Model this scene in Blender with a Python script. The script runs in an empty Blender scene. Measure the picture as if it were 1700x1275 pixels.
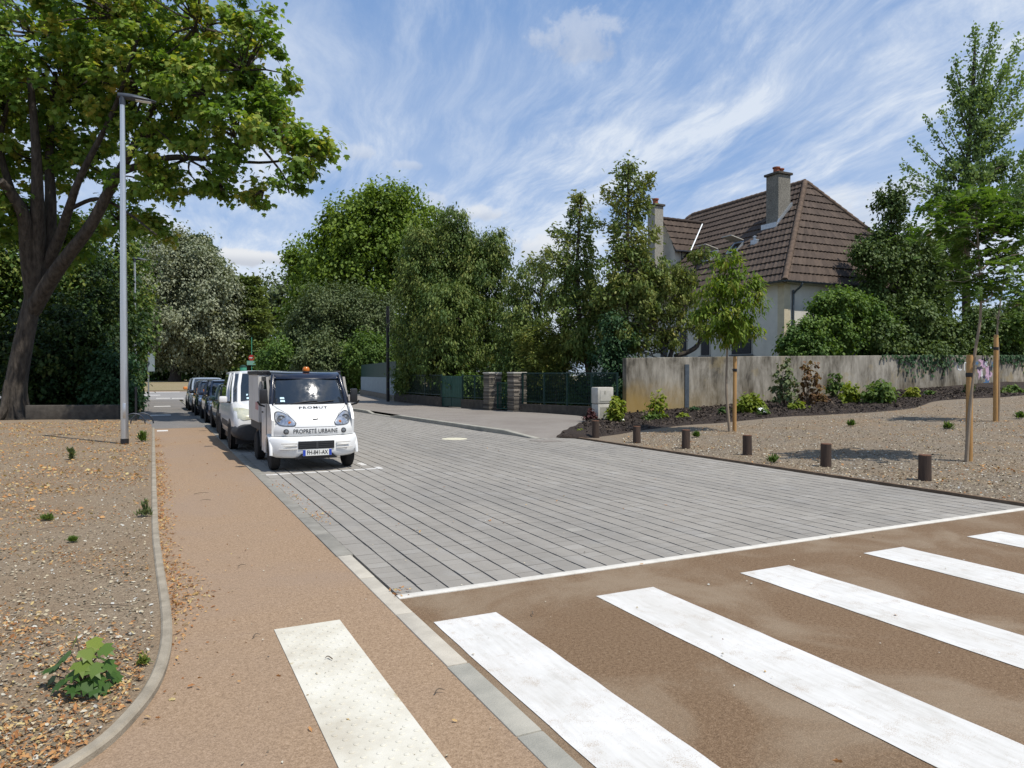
import bpy, bmesh, math, random
import numpy as np
from mathutils import Vector, Matrix
S = bpy.context.scene
COL = S.collection
R = math.radians
rng = np.random.default_rng(7)
random.seed(7)
# ------------------------------------------------------------------ camera
EYE, FPX, YAW, HOR = 1.7, 1200.0, R(26.3), 622.0          # eye height, focal length (px of 1700), heading, horizon row
PIT = math.atan((637.5 - HOR) / FPX)
cam = bpy.data.cameras.new('camera'); cam.sensor_width = 36; cam.lens = 36 * FPX / 1700; cam.clip_end = 2000; cam.clip_start = .05
co = bpy.data.objects.new('camera', cam); COL.objects.link(co); S.camera = co
co.location = (0, 0, EYE); co.rotation_euler = (R(90) - PIT, 0, -YAW)
# ------------------------------------------------------------------ light
SUN_EL, SUN_AZ = R(62.5), R(151)                             # azimuth clockwise from +Y
sl = bpy.data.lights.new('sun', 'SUN'); sl.energy = 4.6; sl.angle = R(.53); sl.color = (1, .95, .87)
so = bpy.data.objects.new('sun', sl); COL.objects.link(so)
sd = Vector((math.sin(SUN_AZ) * math.cos(SUN_EL), math.cos(SUN_AZ) * math.cos(SUN_EL), math.sin(SUN_EL)))
so.rotation_euler = sd.to_track_quat('Z', 'Y').to_euler()
S.view_settings.view_transform = 'Standard'; S.view_settings.look = 'None'
S.view_settings.exposure = .08; S.view_settings.gamma = 1
S.cycles.max_bounces = 8; S.cycles.transparent_max_bounces = 12; S.cycles.sample_clamp_indirect = 6

class NT:
    """tiny node-tree writer"""
    def __init__(s, nt): s.t = nt; nt.nodes.clear()
    def n(s, ty, **kw):
        nd = s.t.nodes.new(ty)
        for k, v in kw.items():
            if k == 'inp':
                for a, b in v.items():
                    if isinstance(b, bpy.types.NodeSocket): s.t.links.new(b, nd.inputs[a])
                    else: nd.inputs[a].default_value = b
            else: setattr(nd, k, v)
        return nd
    def m(s, op, a, b=None, c=None, clamp=False):
        nd = s.t.nodes.new('ShaderNodeMath'); nd.operation = op; nd.use_clamp = clamp
        for i, v in enumerate((a, b, c)):
            if v is None: continue
            if isinstance(v, bpy.types.NodeSocket): s.t.links.new(v, nd.inputs[i])
            else: nd.inputs[i].default_value = v
        return nd.outputs[0]
    def vm(s, op, a, b=None):
        nd = s.t.nodes.new('ShaderNodeVectorMath'); nd.operation = op
        for i, v in enumerate((a, b)):
            if v is None: continue
            if isinstance(v, bpy.types.NodeSocket): s.t.links.new(v, nd.inputs[i])
            else: nd.inputs[i].default_value = v
        return nd.outputs['Value'] if op in ('DOT_PRODUCT', 'LENGTH', 'DISTANCE') else nd.outputs[0]
    def noise(s, vec, scale, detail=3, rough=.5, dist=0):
        nd = s.n('ShaderNodeTexNoise', inp={'Scale': scale, 'Detail': detail, 'Roughness': rough, 'Distortion': dist})
        if vec is not None: s.t.links.new(vec, nd.inputs['Vector'])
        return nd.outputs[0]
    def ramp(s, fac, stops, interp='LINEAR'):
        nd = s.n('ShaderNodeValToRGB'); s.t.links.new(fac, nd.inputs[0]); cr = nd.color_ramp; cr.interpolation = interp
        while len(cr.elements) < len(stops): cr.elements.new(.5)
        for e, (p, c) in zip(cr.elements, stops):
            e.position = p; e.color = (*c, 1) if len(c) == 3 else c
        return nd.outputs[0]
    def step(s, v, a, b):
        nd = s.n('ShaderNodeMapRange', inp={'Value': v, 'From Min': a, 'From Max': b}); nd.interpolation_type = 'SMOOTHSTEP'
        return nd.outputs[0]
    def mix(s, f, a, b, mode='MIX'):
        nd = s.t.nodes.new('ShaderNodeMix'); nd.data_type = 'RGBA'; nd.blend_type = mode; nd.clamp_factor = True
        for i, v in ((0, f), (6, a), (7, b)):
            if isinstance(v, bpy.types.NodeSocket): s.t.links.new(v, nd.inputs[i])
            else: nd.inputs[i].default_value = v if i == 0 else ((*v, 1) if len(v) == 3 else v)
        return nd.outputs[2]

# ------------------------------------------------------------------ world: sky with cirrus
w = bpy.data.worlds.new('World'); S.world = w; w.use_nodes = True
T = NT(w.node_tree)
sky = T.n('ShaderNodeTexSky', sky_type='NISHITA'); sky.sun_disc = False
sky.sun_elevation = SUN_EL; sky.sun_rotation = SUN_AZ; sky.air_density = 1.0; sky.dust_density = .6; sky.ozone_density = 2.5; sky.altitude = 200
dirv = T.n('ShaderNodeTexCoord').outputs['Generated']
sep = T.n('ShaderNodeSeparateXYZ', inp={0: dirv})
dz = T.m('ADD', T.m('MAXIMUM', sep.outputs[2], 0.0), .16)
px, py = T.m('DIVIDE', sep.outputs[0], dz), T.m('DIVIDE', sep.outputs[1], dz)
ca, sa = math.cos(R(9)), math.sin(R(9))                     # wind direction of the cirrus (clockwise from +Y)
al = T.m('ADD', T.m('MULTIPLY', px, sa), T.m('MULTIPLY', py, ca))
ac = T.m('SUBTRACT', T.m('MULTIPLY', px, ca), T.m('MULTIPLY', py, sa))
flat = T.n('ShaderNodeCombineXYZ', inp={0: px, 1: py}).outputs[0]
warp = T.m('MULTIPLY', T.m('SUBTRACT', T.noise(flat, .9, 3, .5), .5), .62)
v1 = T.n('ShaderNodeCombineXYZ', inp={0: T.m('ADD', ac, warp), 1: T.m('MULTIPLY', al, .34)}).outputs[0]
v2 = T.n('ShaderNodeCombineXYZ', inp={0: T.m('ADD', T.m('MULTIPLY', ac, 1.0), T.m('MULTIPLY', warp, .6)), 1: T.m('MULTIPLY', al, .20), 2: 3.7}).outputs[0]
streak = T.step(T.noise(v1, 2.4, 10, .66, .22), .43, .73)
fine = T.step(T.noise(v2, 7.0, 9, .68, .3), .40, .76)
patch = T.step(T.noise(T.vm('ADD', flat, (4.2, 1.3, 0)), .62, 3, .5), .28, .56)
veil = T.step(sep.outputs[2], .60, .10)
cov = T.m('ADD', T.m('MULTIPLY', streak, T.m('ADD', T.m('MULTIPLY', patch, .80), .20)), T.m('MULTIPLY', fine, T.m('ADD', T.m('MULTIPLY', patch, .36), .06)))
cov = T.m('ADD', cov, T.m('MULTIPLY', veil, T.m('MULTIPLY', T.step(T.noise(flat, .8, 4, .55), .29, .62), .52)), clamp=True)
cov = T.m('MINIMUM', T.m('ADD', T.m('MULTIPLY', cov, .88), T.m('ADD', T.m('MULTIPLY', veil, .20), .03)), .90)
skyc = T.mix(.55, T.mix(1.0, sky.outputs[0], (.80, 1.0, 1.24), 'MULTIPLY'), (1.35, 3.75, 8.3))
c1 = T.mix(cov, skyc, (8.3, 9.0, 10.0))
# small fair-weather cumulus near the horizon: fixed directions in the sky
def skydir(x, y):
    F = Vector((math.sin(YAW) * math.cos(PIT), math.cos(YAW) * math.cos(PIT), -math.sin(PIT)))
    Rt = Vector((math.cos(YAW), -math.sin(YAW), 0)); U = Rt.cross(F)
    return (F + Rt * (x - 850) / FPX + U * (637.5 - y) / FPX)
cum_n = T.noise(dirv, 34, 5, .6)
for cx, cy, rx, ry, st in [(412, 427, 60, 14, .95), (596, 252, 32, 15, .35), (672, 273, 30, 9, .3), (715, 338, 30, 20, .4), (788, 354, 58, 14, .6), (905, 415, 60, 26, .7), (1440, 350, 50, 30, .35), (1385, 325, 60, 22, .25), (1500, 320, 40, 24, .5), (960, 60, 75, 42, .38)]:
    d = skydir(cx, cy).normalized(); e1 = Vector((0, 0, 1)).cross(d).normalized(); e2 = d.cross(e1)
    a = T.m('DIVIDE', T.vm('DOT_PRODUCT', dirv, tuple(e1)), rx / FPX); b = T.m('DIVIDE', T.vm('DOT_PRODUCT', dirv, tuple(e2)), ry / FPX)
    q = T.m('ADD', T.m('MULTIPLY', a, a), T.m('MULTIPLY', b, b))
    msk = T.m('MULTIPLY', T.step(T.m('ADD', q, T.m('MULTIPLY', T.m('SUBTRACT', cum_n, .5), 3.4)), 1.1, .2), T.m('GREATER_THAN', T.vm('DOT_PRODUCT', dirv, tuple(d)), .5))
    c1 = T.mix(T.m('MULTIPLY', msk, st), c1, T.mix(T.step(b, -.7, .5), (6.2, 6.6, 7.4), (8.8, 9.0, 9.3)))
bg = T.n('ShaderNodeBackground', inp={0: c1, 1: .088})
T.t.links.new(bg.outputs[0], T.n('ShaderNodeOutputWorld').inputs[0])

# ------------------------------------------------------------------ geometry helpers
CF = np.array([math.sin(YAW) * math.cos(PIT), math.cos(YAW) * math.cos(PIT), -math.sin(PIT)])
CR = np.array([math.cos(YAW), -math.sin(YAW), 0]); CU = np.cross(CR, CF)
def ray(x, y): return CF + CR * (x - 850) / FPX + CU * (637.5 - y) / FPX
def W(x, y, Z): return Vector(np.array([0, 0, EYE]) + ray(x, y) * Z)       # survey point of the photo at a distance
def onz(x, y, z=0.0):
    d = ray(x, y); return Vector(np.array([0, 0, EYE]) + d * (z - EYE) / d[2])
def onv(x, y, v):
    d = ray(x, y); return Vector(np.array([0, 0, EYE]) + d * v / d[1])
def onplane(x, y, p, n):
    d = Vector(ray(x, y)); o = Vector((0, 0, EYE)); return o + d * ((Vector(p) - o).dot(n) / d.dot(n))
def gz(u, v):                                                            # right-hand bed rises away from the street
    s = min(max((v - 5) / 7, 0), 1); s = s * s * (3 - 2 * s)
    return .045 * math.log1p(math.exp(min((u - 12.5) * 2, 60))) / 2 * s
def ong(x, y):
    z = 0
    for _ in range(50):
        P = onz(x, y, z); z = .5 * z + .5 * gz(P.x, P.y)
    return P

class M:
    def __init__(s): s.v = []; s.f = []
    def add(s, vs, fs):
        o = len(s.v); s.v += [tuple(v) for v in vs]; s.f += [tuple(i + o for i in f) for f in fs]; return s
    def box(s, x0, x1, y0, y1, z0, z1, c=0.0):
        if c <= 0:
            vs = [(x, y, z) for z in (z0, z1) for x, y in ((x0, y0), (x1, y0), (x1, y1), (x0, y1))]
            return s.add(vs, [(3, 2, 1, 0), (4, 5, 6, 7), (0, 1, 5, 4), (1, 2, 6, 5), (2, 3, 7, 6), (3, 0, 4, 7)])
        b = bmesh.new(); bmesh.ops.create_cube(b, size=1)
        for v in b.verts: v.co = ((x0 + x1) / 2 + v.co.x * (x1 - x0), (y0 + y1) / 2 + v.co.y * (y1 - y0), (z0 + z1) / 2 + v.co.z * (z1 - z0))
        bmesh.ops.bevel(b, geom=b.edges[:], offset=c, segments=2, affect='EDGES', profile=.5)
        b.verts.ensure_lookup_table(); b.verts.index_update()
        s.add([v.co[:] for v in b.verts], [[v.index for v in f.verts] for f in b.faces]); b.free(); return s
    def tube(s, pts, rad, n=8, cap=True):
        pts = [Vector(p) for p in pts]
        if not hasattr(rad, '__len__'): rad = [rad] * len(pts)
        vs = []; u = None
        for i, p in enumerate(pts):
            t = (pts[min(i + 1, len(pts) - 1)] - pts[max(i - 1, 0)]).normalized()
            if u is None: u = t.orthogonal().normalized()
            u = (u - t * u.dot(t)).normalized(); b = t.cross(u)
            vs += [p + (u * math.cos(a) + b * math.sin(a)) * rad[i] for a in (2 * math.pi * k / n for k in range(n))]
        fs = [(i * n + k, i * n + (k + 1) % n, (i + 1) * n + (k + 1) % n, (i + 1) * n + k) for i in range(len(pts) - 1) for k in range(n)]
        if cap: fs += [tuple(range(n - 1, -1, -1)), tuple((len(pts) - 1) * n + k for k in range(n))]
        return s.add(vs, fs)
    def lathe(s, prof, n=24, axis='z', at=(0, 0, 0)):
        vs = []
        for r, h in prof:
            for k in range(n):
                a = 2 * math.pi * k / n; c, d = r * math.cos(a), r * math.sin(a)
                p = {'z': (c, d, h), 'x': (h, c, d), 'y': (c, h, d)}[axis]
                vs.append((p[0] + at[0], p[1] + at[1], p[2] + at[2]))
        fs = [(i * n + k, i * n + (k + 1) % n, (i + 1) * n + (k + 1) % n, (i + 1) * n + k) for i in range(len(prof) - 1) for k in range(n)]
        if prof[0][0] > 1e-4: fs.append(tuple(range(n - 1, -1, -1)))
        if prof[-1][0] > 1e-4: fs.append(tuple((len(prof) - 1) * n + k for k in range(n)))
        return s.add(vs, fs)
    def grid(s, rows):
        n = len(rows[0]); vs = [p for r in rows for p in r]
        return s.add(vs, [(i * n + k, i * n + k + 1, (i + 1) * n + k + 1, (i + 1) * n + k) for i in range(len(rows) - 1) for k in range(n - 1)])
    def poly(s, pts): return s.add(pts, [tuple(range(len(pts)))])
    def prism(s, pts, d):                                                # polygon pushed along vector d
        n = len(pts); d = Vector(d); q = [Vector(p) for p in pts]
        return s.add(q + [p + d for p in q], [tuple(range(n - 1, -1, -1)), tuple(range(n, 2 * n))] + [(k, (k + 1) % n, n + (k + 1) % n, n + k) for k in range(n)])
    def loft(s, rings, cap=True):
        n = len(rings[0]); vs = [p for r in rings for p in r]
        fs = [(i * n + k, i * n + (k + 1) % n, (i + 1) * n + (k + 1) % n, (i + 1) * n + k) for i in range(len(rings) - 1) for k in range(n)]
        if cap: fs += [tuple(range(n - 1, -1, -1)), tuple((len(rings) - 1) * n + k for k in range(n))]
        return s.add(vs, fs)
    def build(s, name, mat, parent=None, smooth=False, loc=None, label=None, fix=True, ang=40):
        me = bpy.data.meshes.new(name); me.from_pydata(s.v, [], s.f); me.materials.append(mat)
        if fix:
            b = bmesh.new(); b.from_mesh(me); bmesh.ops.recalc_face_normals(b, faces=b.faces); b.to_mesh(me); b.free()
        if smooth:
            me.polygons.foreach_set('use_smooth', [True] * len(me.polygons))
            try: me.set_sharp_from_angle(angle=R(ang))
            except Exception: pass
        o = bpy.data.objects.new(name, me); COL.objects.link(o)
        if parent: o.parent = parent
        if loc is not None: o.location = loc
        if label: o['label'] = label
        return o
def tag(o, label, cat, group=None, kind=None):
    o['label'] = label; o['category'] = cat
    if group: o['group'] = group
    if kind: o['kind'] = kind
    return o
def thing(name, label, cat, loc=(0, 0, 0), rz=0, group=None):
    o = bpy.data.objects.new(name, None); COL.objects.link(o); o.location = loc; o.rotation_euler = (0, 0, rz); o.empty_display_size = .2
    return tag(o, label, cat, group)
def struct(o): o['kind'] = 'structure'; return o
def dup(o, parent=None):
    c = o.copy(); COL.objects.link(c)
    if parent: c.parent = parent
    for ch in list(o.children): dup(ch, c)
    return c
def smooth_path(pts, k=4):
    p = [Vector(q) for q in pts]; out = []
    for i in range(len(p) - 1):
        a, b, c, d = p[max(i - 1, 0)], p[i], p[i + 1], p[min(i + 2, len(p) - 1)]
        for j in range(k):
            t = j / k; out.append(.5 * ((2 * b) + (c - a) * t + (2 * a - 5 * b + 4 * c - d) * t * t + (3 * b - a - 3 * c + d) * t ** 3))
    return out + [p[-1]]

# ------------------------------------------------------------------ materials
MATS = {}
def newmat(name):
    m = bpy.data.materials.new(name); m.use_nodes = True; return m, NT(m.node_tree)
def finish(m, t, col, rough=.8, spec=.3, metal=0, bump=None, bs=.3, bd=.01, **kw):
    p = t.n('ShaderNodeBsdfPrincipled'); o = t.n('ShaderNodeOutputMaterial')
    def put(k, v):
        if isinstance(v, bpy.types.NodeSocket): t.t.links.new(v, p.inputs[k])
        else: p.inputs[k].default_value = (*v, 1) if isinstance(v, tuple) and len(v) == 3 else v
    put('Base Color', col); put('Roughness', rough); put('Specular IOR Level', spec); put('Metallic', metal)
    for k, v in kw.items(): put(k.replace('_', ' '), v)
    if bump is not None:
        b = t.n('ShaderNodeBump', inp={'Height': bump, 'Strength': bs, 'Distance': bd}); t.t.links.new(b.outputs[0], p.inputs['Normal'])
    t.t.links.new(p.outputs[0], o.inputs[0]); return m
def pm(name, c1, c2=None, scale=6, rough=.75, spec=.3, metal=0, bs=0, bscale=None, bd=.01, detail=5, stretch=None, **kw):
    """procedural material: two tones broken by noise, optional bump"""
    m, t = newmat(name); v = t.n('ShaderNodeTexCoord').outputs['Object']
    if stretch: v = t.vm('MULTIPLY', v, stretch)
    c2 = c2 or tuple(x * .86 for x in c1)
    col = t.ramp(t.noise(v, scale, detail, .6), [(.33, c2), (.67, c1)])
    b = t.noise(v, bscale or scale * 6, 4, .6) if bs else None
    return finish(m, t, col, rough, spec, metal, b, bs, bd, **kw)
def leafmat(name, stops, transl=.35, rough=.55, spec=.22):
    """leaves: each leaf its own tone through the face attribute 'tint'"""
    m, t = newmat(name)
    a = t.n('ShaderNodeAttribute', attribute_name='tint').outputs['Fac']
    col = t.ramp(a, [(i / (len(stops) - 1), c) for i, c in enumerate(stops)])
    p = t.n('ShaderNodeBsdfPrincipled', inp={'Base Color': col, 'Roughness': rough, 'Specular IOR Level': spec})
    tr = t.n('ShaderNodeBsdfTranslucent', inp={0: t.mix(1.0, col, (1.3, 1.35, .6), 'MULTIPLY')})
    mx = t.n('ShaderNodeMixShader', inp={0: transl, 1: p.outputs[0], 2: tr.outputs[0]})
    t.t.links.new(mx.outputs[0], t.n('ShaderNodeOutputMaterial').inputs[0]); return m

def speckle(name, base, dark, light, fine=260, patchc=None, pscale=.7, pamt=.6, bs=.5, bd=.006, rough=.9, grit=.5):
    m, t = newmat(name); v = t.n('ShaderNodeTexCoord').outputs['Object']
    g = t.noise(v, fine, 2, .7); g2 = t.noise(v, fine * .31, 3, .7)
    col = t.ramp(t.m('ADD', t.m('MULTIPLY', g, .6), t.m('MULTIPLY', g2, .4)), [(.32, dark), (.5, base), (.68, light)])
    if patchc:
        pt = t.step(t.noise(v, pscale, 5, .6, .6), .42, .66)
        col = t.mix(t.m('MULTIPLY', pt, pamt), col, t.mix(grit, patchc, t.mix(1.0, patchc, t.ramp(g, [(.3, (.5, .5, .5)), (.7, (1.5, 1.5, 1.5))]), 'MULTIPLY')))
    return finish(m, t, col, rough, .25, 0, t.m('ADD', g, t.m('MULTIPLY', g2, .7)), bs, bd)

MT = dict(
    path=speckle('orange resin path', (0.277, 0.189, 0.116), (0.148, 0.096, 0.061), (0.402, 0.289, 0.198), 140, (0.263, 0.188, 0.130), .45, .8),
    asphalt=speckle('grey asphalt', (.16, .15, .14), (.10, .095, .09), (.24, .23, .21), 200, (.20, .18, .16), .5, .7),
    cross=speckle('brown resin road', (0.155, 0.097, 0.053), (0.060, 0.037, 0.021), (0.288, 0.203, 0.129), 140, (0.252, 0.195, 0.134), .95, .66),
    gravel=speckle('gravel soil', (0.236, 0.178, 0.118), (0.120, 0.087, 0.058), (0.373, 0.298, 0.203), 90, (0.223, 0.153, 0.091), .9, .6, .8, .02),
    gravel2=speckle('pale gravel soil', (0.199, 0.159, 0.114), (0.116, 0.090, 0.069), (0.303, 0.249, 0.184), 95, (0.231, 0.163, 0.097), .7, .6, .8, .02),
    mulch=speckle('dark bark mulch', (.046, .034, .027), (.018, .013, .011), (.105, .080, .062), 55, (.045, .032, .026), 1.5, .6, 1.0, .05),
    dry=speckle('dry grass', (0.245, 0.197, 0.116), (0.163, 0.129, 0.075), (0.306, 0.258, 0.170), 12, (0.204, 0.177, 0.088), .2, .7),
    soil=speckle('garden soil', (.10, .085, .05), (.05, .045, .025), (.15, .13, .07), 10, (.07, .085, .03), .6, .7),
    road=speckle('far asphalt', (.24, .23, .22), (.19, .18, .17), (.29, .28, .27), 30, (.28, .26, .24), .2, .5),
    pave=speckle('pavement asphalt', (0.221, 0.197, 0.172), (0.139, 0.123, 0.107), (0.303, 0.279, 0.246), 160, (0.180, 0.156, 0.135), .6, .7),
    kerb=pm('kerb concrete', (.34, .295, .225), (.21, .18, .135), 6, .9, bs=.4, bscale=90),
    kerbg=pm('grey kerb stone', (.36, .34, .285), (.26, .25, .21), 4, .9, bs=.4, bscale=90),
    strip=pm('pale edging', (.62, .59, .53), (.50, .47, .41), 6, .9, bs=.3, bscale=80),
    wood=pm('dark stained log', (.075, .05, .036), (.038, .027, .022), 14, .8, bs=.6, bscale=40, stretch=(1, 1, .12)),
    logend=pm('rusty brown log end', (.16, .075, .04), (.09, .045, .028), 30, .9),
    stake=pm('new wooden stake', (.44, .26, .10), (.33, .18, .065), 10, .75, bs=.3, stretch=(1, 1, .15)),
    bark=pm('grey bark', (.17, .14, .115), (.075, .062, .05), 9, .95, bs=1, bscale=16, bd=.04, stretch=(1, 1, .25)),
    barkm=pm('brown grey maple bark', (0.088, 0.073, 0.058), (0.031, 0.025, 0.020), 9, .95, bs=1, bscale=16, bd=.05, stretch=(1, 1, .25)),
    barkd=pm('dark bark', (.085, .068, .054), (.04, .033, .027), 9, .95, bs=1, bscale=20, bd=.03, stretch=(1, 1, .25)),
    barky=pm('young smooth bark', (.30, .24, .175), (.20, .155, .11), 12, .85, bs=.4, stretch=(1, 1, .2)),
    steel=pm('galvanised pole', (.66, .66, .65), (.56, .56, .555), 18, .33, .5, .9, stretch=(1, 1, .05)),
    dmetal=pm('dark grey lamp metal', (.055, .065, .08), (.045, .05, .06), 10, .4, .5, .4),
    lens=pm('lamp lens', (.75, .75, .7), None, 30, .2, .5),
    green=pm('dark green sheet', (0.007, 0.053, 0.043), (0.006, 0.037, 0.031), 3, .5, .4),
    greenfence=pm('green wire fence', (.012, .045, .036), (.008, .03, .026), 8, .55, .4),
    gatep=pm('weathered green gate', (.035, .10, .075), (.022, .07, .052), 3, .6, .35),
    palegrey=pm('pale grey panel', (.27, .33, .36), (.22, .27, .30), 4, .8, bs=.2, bscale=30),
    rubble=pm('rough base', (.26, .235, .19), (.12, .105, .09), 9, .95, bs=1, bscale=20, bd=.04),
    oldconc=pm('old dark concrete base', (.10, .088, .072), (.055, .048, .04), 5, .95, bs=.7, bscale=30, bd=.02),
    boxc=pm('utility box concrete', (.50, .475, .42), (.40, .38, .33), 5, .85, bs=.3, bscale=50),
    render_wall=pm('house render', (.70, .665, .58), (.60, .57, .50), 2.2, .9, bs=.4, bscale=60),
    quoin=pm('house corner render', (.62, .54, .38), (.52, .45, .31), 4, .9, bs=.3, bscale=60),
    shutter=pm('dark shutter', (.022, .026, .036), (.016, .018, .026), 8, .5, .4),
    zinc=pm('zinc', (.46, .49, .52), (.36, .39, .42), 8, .4, .5, .6),
    gutter=pm('dark gutter', (.10, .12, .14), (.07, .085, .10), 5, .4, .4, .3),
    terra=pm('terracotta pot', (.36, .12, .06), (.22, .07, .04), 12, .85),
    white=pm('white vehicle paint', (.73, .73, .715), (.69, .69, .675), 2, .28, .5, Coat_Weight=.5, Coat_Roughness=.08),
    boxw=pm('dull white box panel', (.62, .60, .56), (.54, .52, .48), 3, .5, .4),
    black=pm('black plastic', (.018, .018, .02), (.012, .012, .014), 12, .45, .4),
    gloss=pm('gloss black paint', (.012, .013, .022), None, 5, .12, .5, Coat_Weight=.6),
    tyre=pm('tyre rubber', (.022, .021, .02), (.015, .015, .015), 25, .85, .25),
    rim=pm('steel rim', (.30, .31, .32), (.22, .23, .24), 10, .4, .5, .8),
    chrome=pm('headlight chrome', (.75, .77, .80), (.55, .57, .60), 30, .12, .6, .9),
    amber=pm('amber lens', (.70, .20, .02), None, 20, .2, .5, Transmission_Weight=.25),
    dgrey=pm('unpainted bumper', (.045, .046, .048), (.035, .036, .038), 20, .6, .4),
    ink=pm('black lettering', (.012, .012, .014), None, 10, .6, .3),
    blue=pm('plate blue', (.02, .06, .40), None, 10, .5, .4),
    platew=pm('plate white', (.72, .72, .68), None, 10, .4, .4),
    sticker=pm('sticker blue white', (.55, .72, .78), (.35, .55, .65), 40, .5, .3),
    red=pm('red marking', (.50, .03, .03), (.40, .03, .03), 10, .5, .4),
    silver=pm('pale blue silver paint', (.36, .41, .47), (.33, .38, .44), 3, .3, .5, .35, Coat_Weight=.6),
    navy=pm('navy car paint', (.016, .022, .045), None, 3, .2, .5, Coat_Weight=.8),
    brownblk=pm('dark brown car paint', (.03, .027, .025), None, 3, .2, .5, Coat_Weight=.8),
    dkgreen=pm('bottle green car paint', (.014, .032, .026), None, 3, .2, .5, Coat_Weight=.8),
    orange=pm('orange mirror', (.75, .25, .05), None, 5, .3, .5),
    manhole=pm('pale cover', (.60, .56, .42), (.48, .45, .34), 6, .85, bs=.3),
    pink=pm('pink spray paint', (.62, .42, .52), (.42, .28, .38), 9, .8), spblue=pm('blue spray paint', (.08, .16, .28), None, 9, .8),
    spdark=pm('dark spray paint', (.05, .05, .07), None, 9, .8), spwhite=pm('white spray paint', (.72, .72, .70), None, 9, .8),
    signgreen=pm('green sign', (.05, .25, .16), None, 8, .5), twig=pm('dry twig', (.16, .12, .085), (.09, .07, .05), 30, .9),
    stone=pm('pale chips', (.58, .53, .44), (.36, .31, .25), 2.2, .9), flower=pm('white petals', (.82, .82, .78), None, 10, .7),
)
def glassmat(name, col, rough=.03):
    m, t = newmat(name); return finish(m, t, col, rough, .8, 0, None, Coat_Weight=.3, Coat_Roughness=.02)
MT['glass'] = glassmat('tinted glass', (.012, .016, .02)); 
def screenmat():
    m, t = newmat('windscreen glass'); v = t.n('ShaderNodeTexCoord').outputs['Object']
    return finish(m, t, (.02, .026, .034), t.ramp(t.noise(v, 7, 4, .6), [(.35, (.05, .05, .05)), (.65, (.17, .17, .17))]), .9, 0, t.noise(v, 3.5, 3, .6), .12, .06)
MT['screen'] = screenmat()

def crossmarks():
    m, t = newmat('worn white road paint'); v = t.n('ShaderNodeTexCoord').outputs['Object']
    a = t.noise(v, 1.6, 6, .65, .5); b = t.noise(t.vm('MULTIPLY', v, (9, 1.3, 1)), 3, 4, .6); f = t.noise(v, 190, 2, .7)
    col = t.ramp(t.m('ADD', t.m('MULTIPLY', a, .6), t.m('MULTIPLY', b, .4)), [(.3, (.43, .41, .37)), (.46, (.55, .535, .50)), (.6, (.62, .607, .578))])
    wear = t.step(t.m('ADD', t.m('MULTIPLY', f, .5), t.m('MULTIPLY', t.noise(v, 5.5, 5, .7), .5)), .545, .62); col = t.mix(t.m('MULTIPLY', wear, .8), col, (.36, .29, .22)); col = t.mix(t.m('MULTIPLY', t.step(t.noise(t.vm('MULTIPLY', v, (1.2, .35, 1)), 1.7, 4, .6, .8), .5, .68), .35), col, (.47, .44, .39))
    sp = t.noise(t.vm('ADD', v, (3, 7, 0)), 2.6, 3, .5); col = t.mix(t.step(sp, .70, .76), col, (.36, .27, .17))
    return finish(m, t, col, .8, .3, 0, f, .35, .004)
MT['paint'] = crossmarks()
MT['reflector'] = pm('headlight reflector', (.60, .62, .65), (.30, .32, .36), 22, .2, .6, .7)
def pavermat():
    m, t = newmat('grey pavers'); v = t.n('ShaderNodeTexCoord').outputs['Object']
    a = t.n('ShaderNodeAttribute', attribute_name='tint').outputs['Fac']
    col = t.ramp(a, [(0, (0.225, 0.206, 0.177)), (.35, (0.258, 0.237, 0.206)), (.8, (0.284, 0.263, 0.230)), (.95, (0.314, 0.292, 0.258)), (1, (0.353, 0.331, 0.288))])
    st = t.step(t.noise(v, .33, 5, .6, .7), .5, .64)
    col = t.mix(t.m('MULTIPLY', st, .30), col, (0.172, 0.163, 0.150))
    col = t.mix(t.m('MULTIPLY', t.step(t.noise(v, 2.2, 4, .6), .52, .7), .25), col, (0.344, 0.335, 0.318))
    tr = t.step(t.noise(t.vm('MULTIPLY', v, (1.6, .10, 1)), 1.0, 4, .6), .48, .64); col = t.mix(t.m('MULTIPLY', tr, .28), col, (0.146, 0.138, 0.125))
    f = t.noise(v, 170, 3, .7); col = t.mix(.5, col, t.mix(1.0, col, t.ramp(f, [(.3, (.72, .72, .72)), (.7, (1.25, 1.25, 1.25))]), 'MULTIPLY'))
    return finish(m, t, col, .85, .3, 0, f, .3, .004)
MT['paver'] = pavermat()
def wallmat():
    m, t = newmat('stained concrete garden wall'); v = t.n('ShaderNodeTexCoord').outputs['Object']
    s1 = t.noise(t.vm('MULTIPLY', v, (1, 1, .55)), 1.1, 7, .68, .6); s2 = t.noise(t.vm('MULTIPLY', v, (1, 1, .2)), 5, 6, .7, .4)
    col = t.ramp(t.m('ADD', t.m('MULTIPLY', s1, .62), t.m('MULTIPLY', s2, .38)), [(.38, (.062, .054, .042)), (.475, (.185, .166, .132)), (.62, (.365, .335, .28))])
    z = t.n('ShaderNodeSeparateXYZ', inp={0: v}).outputs
    och = t.m('MULTIPLY', t.step(t.m('ADD', z[2], t.m('MULTIPLY', t.noise(v, 1.1, 4, .6), 1.6)), 2.5, 1.1), t.m('ADD', t.step(z[0], 20.5, 17.5), .25))
    col = t.mix(t.m('MULTIPLY', och, .72), col, (.30, .20, .065))
    lich = t.m('MULTIPLY', t.step(t.noise(v, .9, 5, .65), .55, .66), .45); col = t.mix(lich, col, (.30, .235, .12))
    f = t.noise(v, 60, 4, .7); return finish(m, t, col, .95, .2, 0, t.m('ADD', f, s2), .5, .015)
MT['wall'] = wallmat()
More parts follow.
